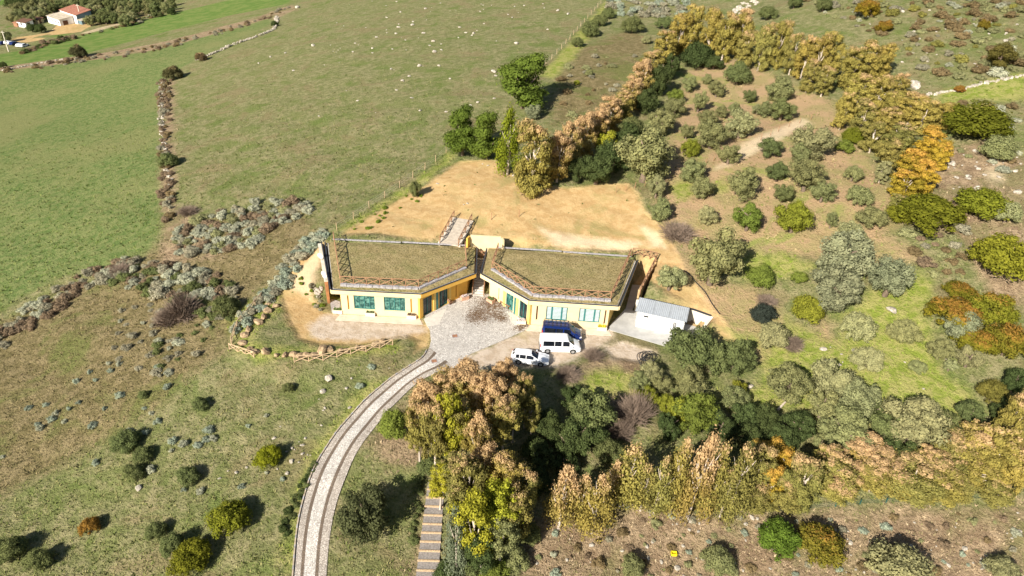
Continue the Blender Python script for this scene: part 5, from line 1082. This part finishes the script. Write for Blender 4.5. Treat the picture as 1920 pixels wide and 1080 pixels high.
for (x0, y0, x1, y1, l) in ((1458,770,1472,755,'pale sawn log lying on the lawn above the gum shade'),(1417,768,1433,780,'thin dark pole lying in the lawn grass')):
    a, b = hit(x0, y0), hit(x1, y1); tag(MB().tube([(a[0], a[1], a[2]+.15), (b[0], b[1], b[2]+.12)], [.16, .11] if y0 > y1 else [.05, .04], 8).build('log', PALEBARK if y0 > y1 else BARK), l, 'log')
p = hit(1263, 1040); yb = thing('yellow_crate', tuple(p), 'small yellow crate dropped on the dry stony ground', 'crate'); YEL = simple('yellow_plastic', (.75,.6,.02), .5, .1, 4)
MB().box((p[0], p[1], p[2]+.05), (.55, .4, .08)).build('base', YEL, yb)
for dx, dy, sx, sy in ((0,.19,.55,.03),(0,-.19,.55,.03),(.26,0,.03,.34),(-.26,0,.03,.34)): MB().box((p[0]+dx, p[1]+dy, p[2]+.2), (sx, sy, .22)).build('side', YEL, yb)

# ------------------------------------------------------------------ farm in the valley
TILE = simple('red_tiles', (.30,.125,.08), .9, .25, 1.5); GREYROOF = simple('fibre_cement', (.42,.36,.27), .9, .2, .8); BLUEWALL = simple('blue_steel', (.12,.19,.22), .6, .2, 1)
def house(name, c, ang, L, W, H, rise, wallm, roofm, label, mono=True, wins=3, gable=None):
    t = thing(name, (c[0], c[1], c[2]), label, 'building', None, ang, world=False); x, y = L/2, W/2
    hi = H+rise
    zz = {(-1): H, 1: hi if mono else H}
    def panel(nm, pts, mt): MB().add(pts, [tuple(range(len(pts)))]).build(nm, mt, t)
    panel('wall', [(-x,-y,-2),(x,-y,-2),(x,-y,H),(-x,-y,H)], wallm); panel('wall', [(x,y,-2),(-x,y,-2),(-x,y,zz[1]),(x,y,zz[1])], wallm)
    g = lambda s: [(s*x,-s*y,-2),(s*x,s*y,-2)]+([(s*x,s*y,hi if s > 0 else H),(s*x,-s*y,H if s > 0 else hi)] if mono else [(s*x,s*y,H),(s*x,0,hi),(s*x,-s*y,H)])
    panel('gable_wall', g(1), gable or wallm); panel('gable_wall', g(-1), wallm)
    o = .35
    if mono: MB().add([(-x-o,-y-o,H-.05),(x+o,-y-o,H-.05),(x+o,y+o,hi+.05),(-x-o,y+o,hi+.05)]+[(-x-o,-y-o,H+.12),(x+o,-y-o,H+.12),(x+o,y+o,hi+.22),(-x-o,y+o,hi+.22)], [(3,2,1,0),(4,5,6,7),(0,1,5,4),(1,2,6,5),(2,3,7,6),(3,0,4,7)]).build('roof', roofm, t)
    else:
        for s in (-1, 1): MB().add([(-x-o,0,hi+.02),(x+o,0,hi+.02),(x+o,s*(y+o),H-.1),(-x-o,s*(y+o),H-.1),(-x-o,0,hi+.2),(x+o,0,hi+.2),(x+o,s*(y+o),H+.08),(-x-o,s*(y+o),H+.08)], [(0,1,2,3),(4,5,6,7),(2,3,7,6),(0,3,7,4),(1,2,6,5)]).build('roof', roofm, t)
    for i in range(wins):
        wx = -x+L*(i+.5)/wins; w = MB().box((wx, -y-.02, 1.5), (.9, .1, 1.0)).build('window', DARK, t); MB().box((wx, -y-.08, .97), (1.1, .12, .08)).build('sill', CONC, w)
    MB().box((x+.03, -y*.2, 1.1), (.1, W*.35, 2.2)).build('door', DARKWOOD, t)
    return t
B = np.array(hit(114,48.6)); A = np.array(hit(84,41)); e1 = (A-B)[:2]; e1 /= np.linalg.norm(e1); e2 = np.array([-e1[1], e1[0]]); e2 = e2 if e2[1] > 0 else -e2
ang = math.atan2(-e1[1], -e1[0]); 
def fpt(a, b): q = B[:2]+e1*a+e2*b; return (q[0], q[1], float(h(*q)))
fz = B[2]
p = fpt(6.5, 3.2); house('farm_building', (p[0], p[1], fz), ang, 13, 6.4, 2.7, .9, WHITE, GREYROOF, 'long white farm building with a grey sheet roof in the valley', True, 4)
p = fpt(5.0, 10.3); house('farm_building', (p[0], p[1], fz), ang, 17, 7.2, 4.6, 1.6, WHITE, TILE, 'taller farm building with a red tiled roof behind the long white one', True, 0, BLUEWALL)
p = fpt(-4.5, 10); house('farm_shed', (p[0], p[1], fz), ang, 5.5, 6, 2.6, .5, BLUEWALL, GREYROOF, 'blue-grey lean-to shed at the end of the red-roofed farm building', True, 0)
q = hit(49, 49.5); house('farm_hut', tuple(q), ang+.25, 6, 4, 2.3, .8, WHITE, DARKWOOD, 'small white hut with a dark roof beside the round farm tree', True, 1)
q = hit(36, 49); house('farm_hut', tuple(q), ang+.1, 3.5, 3, 1.6, .6, TERRA, TERRA, 'tiny red shelter beside the small white hut', True, 0)
q = hit(64, 43); house('farm_shed', tuple(q), ang+.5, 8, 4, 1.9, .5, CREAM, DARKWOOD, 'low dark-roofed outhouse between the hut and the long farm building', True, 2)
def farcar(px, rz, pm, label):
    p = hit(*px); t = thing('parked_car', tuple(p), label, 'car', 'cars parked at the valley farm', rz, world=False); st_ = EST['st']; L = 4.6; m = MB(); xs = np.linspace(0, L, 12); K = 11
    for x in xs: s = carsec(st_, x); m.v += [(x-L/2, -w, z) for w, z in s]+[(x-L/2, w, z) for w, z in s[:-1][::-1]]
    for i in range(11):
        for k in range(K-1): m.f.append((i*K+k, (i+1)*K+k, (i+1)*K+k+1, i*K+k+1))
    m.f += [tuple(range(K)), tuple(range(11*K, 12*K))[::-1]]; m.build('body', pm, t)
    for s in (-1, 1):
        MB().add([(-1.7, s*.885, .98), (.9, s*.89, .98), (.3, s*.65, 1.38), (-1.4, s*.65, 1.36)], [(0,1,2,3)]).build('side_window', CARGLASS, t)
        for x in (-1.35, 1.35): MB().tube([(x, s*.75, .32), (x, s*.92, .32)], .32, 10).build('wheel', TYRE, t)
farcar((178,37), ang+.3, PWHITE, 'white car parked beside the farm buildings in the valley')
for i, (x, y) in enumerate(((4,84),(10,83),(17,82),(23,83),(29,84),(40,87),(46,87.5))): farcar((x, y), .9+.1*i, [PWHITE, PBLUE, PWHITE, PWHITE, PBLUE, PWHITE, PWHITE][i], ('white' if i not in (1, 4) else 'blue')+' car in the row parked below the valley farm')
def pole(px, top, label):
    b = hit(*px); d = np.linalg.norm((b-CAM)); ht = abs(px[1]-top[1])*proj(b)[2]/F/.93; t = thing('utility_pole', tuple(b), label, 'pole', None)
    MB().tube([(b[0], b[1], b[2]-.5), (b[0], b[1], b[2]+ht)], [.3, .2], 7).build('shaft', PALECONC, t); MB().bar((b[0]-.8, b[1], b[2]+ht-.6), (b[0]+.8, b[1], b[2]+ht-.6), .16).build('crossarm', PALECONC, t)
pole((153.5,41.5), (146.7,12), 'pale utility pole beside the farm buildings'); pole((16.5,96.5), (4,62), 'pale utility pole beside the parked cars below the farm')
grove('farm_tree', 'tree', None, 'dark round tree in front of the farm buildings', 'round', [(60,53,20,15,DARKG)])
grove('farm_tree', 'tree', None, 'second dark round tree touching the one before the farm', 'round', [(76,54,20,15,DARKG)])
grove('farm_tree', 'tree', None, 'grey-green tree beside the pole below the farm', 'olive', [(8,68,22,18,OLV)])
fl = []
for (x, y) in [(x+random.uniform(-6, 6), y) for y, x0, x1 in ((2,60,330),(9,50,322),(16,38,310),(23,34,84),(22,150,290),(29,28,80),(30,160,262),(36,172,240),(37,24,60)) for x in range(x0, x1, 15)]:
    fl.append((x, y+random.uniform(-3, 3), random.uniform(15, 23), random.uniform(11, 16), random.choice([OLV, OLVD, OLVG, OLVD, OLV])))
grove('wood_tree', 'tree', 'wood behind the valley farm', '{s} {c} tree in the wood behind the valley farm', 'olive', fl)
grove('dark_bush', 'bush', 'dark bushes by the farm track', 'dark bush beside the stone wall of the farm track', 'round', [(322,22,16,10,DARKG),(300,27,12,8,OLVD),(32,4,40,10,DARKG)])

# ------------------------------------------------------------------ grass tufts: uncountable ground cover
def tufts():
    n = 64000; r = np.random.default_rng(3)
    y = 34+ (230-34)*r.random(n)**1.7; x = (r.random(n)*2-1)*(22+.80*y)
    bad = r.random(n) < sstep(70, 215, y)
    for k in ('dirt', 'gravel', 'white', 'track'):
        for poly in Z[k]: bad |= (psd(x, y, poly) > -.3) & (r.random(n) > .03)
    road = [tuple(p) for p in L3]+[tuple(p) for p in R3[::-1]]
    for poly in (road, pz, FOOT, PLAT): bad |= psd(x, y, poly) > -.25
    stp = [tuple(np.array(sp[0][:2])-nrm*1.1), tuple(np.array(sp[0][:2])+nrm*1.1), tuple(np.array(sp[1][:2])+nrm*1.3), tuple(np.array(sp[1][:2])-nrm*1.3)]; bad |= psd(x, y, stp) > 0
    x, y = x[~bad], y[~bad]; n = len(x); z = h(x, y)
    zn = {k: np.max([psd(x, y, p) for p in Z[k]], axis=0)+r.normal(0, .8, n) for k in ('lush', 'bright', 'orch', 'dry', 'scrub')}
    base = np.tile([[.22,.205,.085]], (n, 1)); alt = np.tile([[.12,.14,.04]], (n, 1))
    for k, a, b in (('scrub', (.23,.18,.09), (.13,.115,.05)), ('dry', (.34,.26,.16), (.20,.16,.085)), ('orch', (.31,.245,.125), (.19,.19,.065)), ('lush', (.17,.19,.06), (.11,.15,.035)), ('bright', (.24,.26,.065), (.16,.21,.03))):
        m = zn[k] > 0; base[m] = a; alt[m] = b
    c = np.where((r.random(n) < .5)[:, None], base, alt)*r.uniform(.75, 1.25, (n, 1))
    nb = 4; s = r.uniform(.10, .24, n)*(1+.35*(y > 80)); V = np.empty((n, nb, 3, 3))
    for k in range(nb):
        a = r.random(n)*6.28; ln = r.uniform(.4, 1.3, n)*s; bx = x+r.normal(0, .09, n); by = y+r.normal(0, .09, n); bz = z
        V[:, k, 0] = np.c_[bx-np.sin(a)*s*.35, by+np.cos(a)*s*.35, bz-.02]; V[:, k, 1] = np.c_[bx+np.sin(a)*s*.35, by-np.cos(a)*s*.35, bz-.02]
        V[:, k, 2] = np.c_[bx+np.cos(a)*ln, by+np.sin(a)*ln, bz+s*r.uniform(.5, 1.1, n)]
    N = n*nb; me = bpy.data.meshes.new('grass_tufts'); me.vertices.add(3*N); me.vertices.foreach_set('co', V.ravel()); me.loops.add(3*N); me.loops.foreach_set('vertex_index', np.arange(3*N)); me.polygons.add(N); me.polygons.foreach_set('loop_start', np.arange(0, 3*N, 3)); me.update(calc_edges=True)
    a = me.attributes.new('tcol', 'FLOAT_COLOR', 'FACE'); cc = np.ones((N, 4)); cc[:, :3] = np.repeat(c, nb, axis=0); a.data.foreach_set('color', cc.astype(np.float32).ravel())
    t = NT('grass_blades'); t.base(t.attr('tcol').outputs['Color']); t.bsdf.inputs['Specular IOR Level'].default_value = .05; me.materials.append(t.m)
    o = bpy.data.objects.new('grass_tufts', me); col.objects.link(o); tag(o, 'tufts of rough grass over the slopes', 'grass', None, 'stuff')
tufts()
for o in bpy.data.objects:
    if '_w' in o: del o['_w']
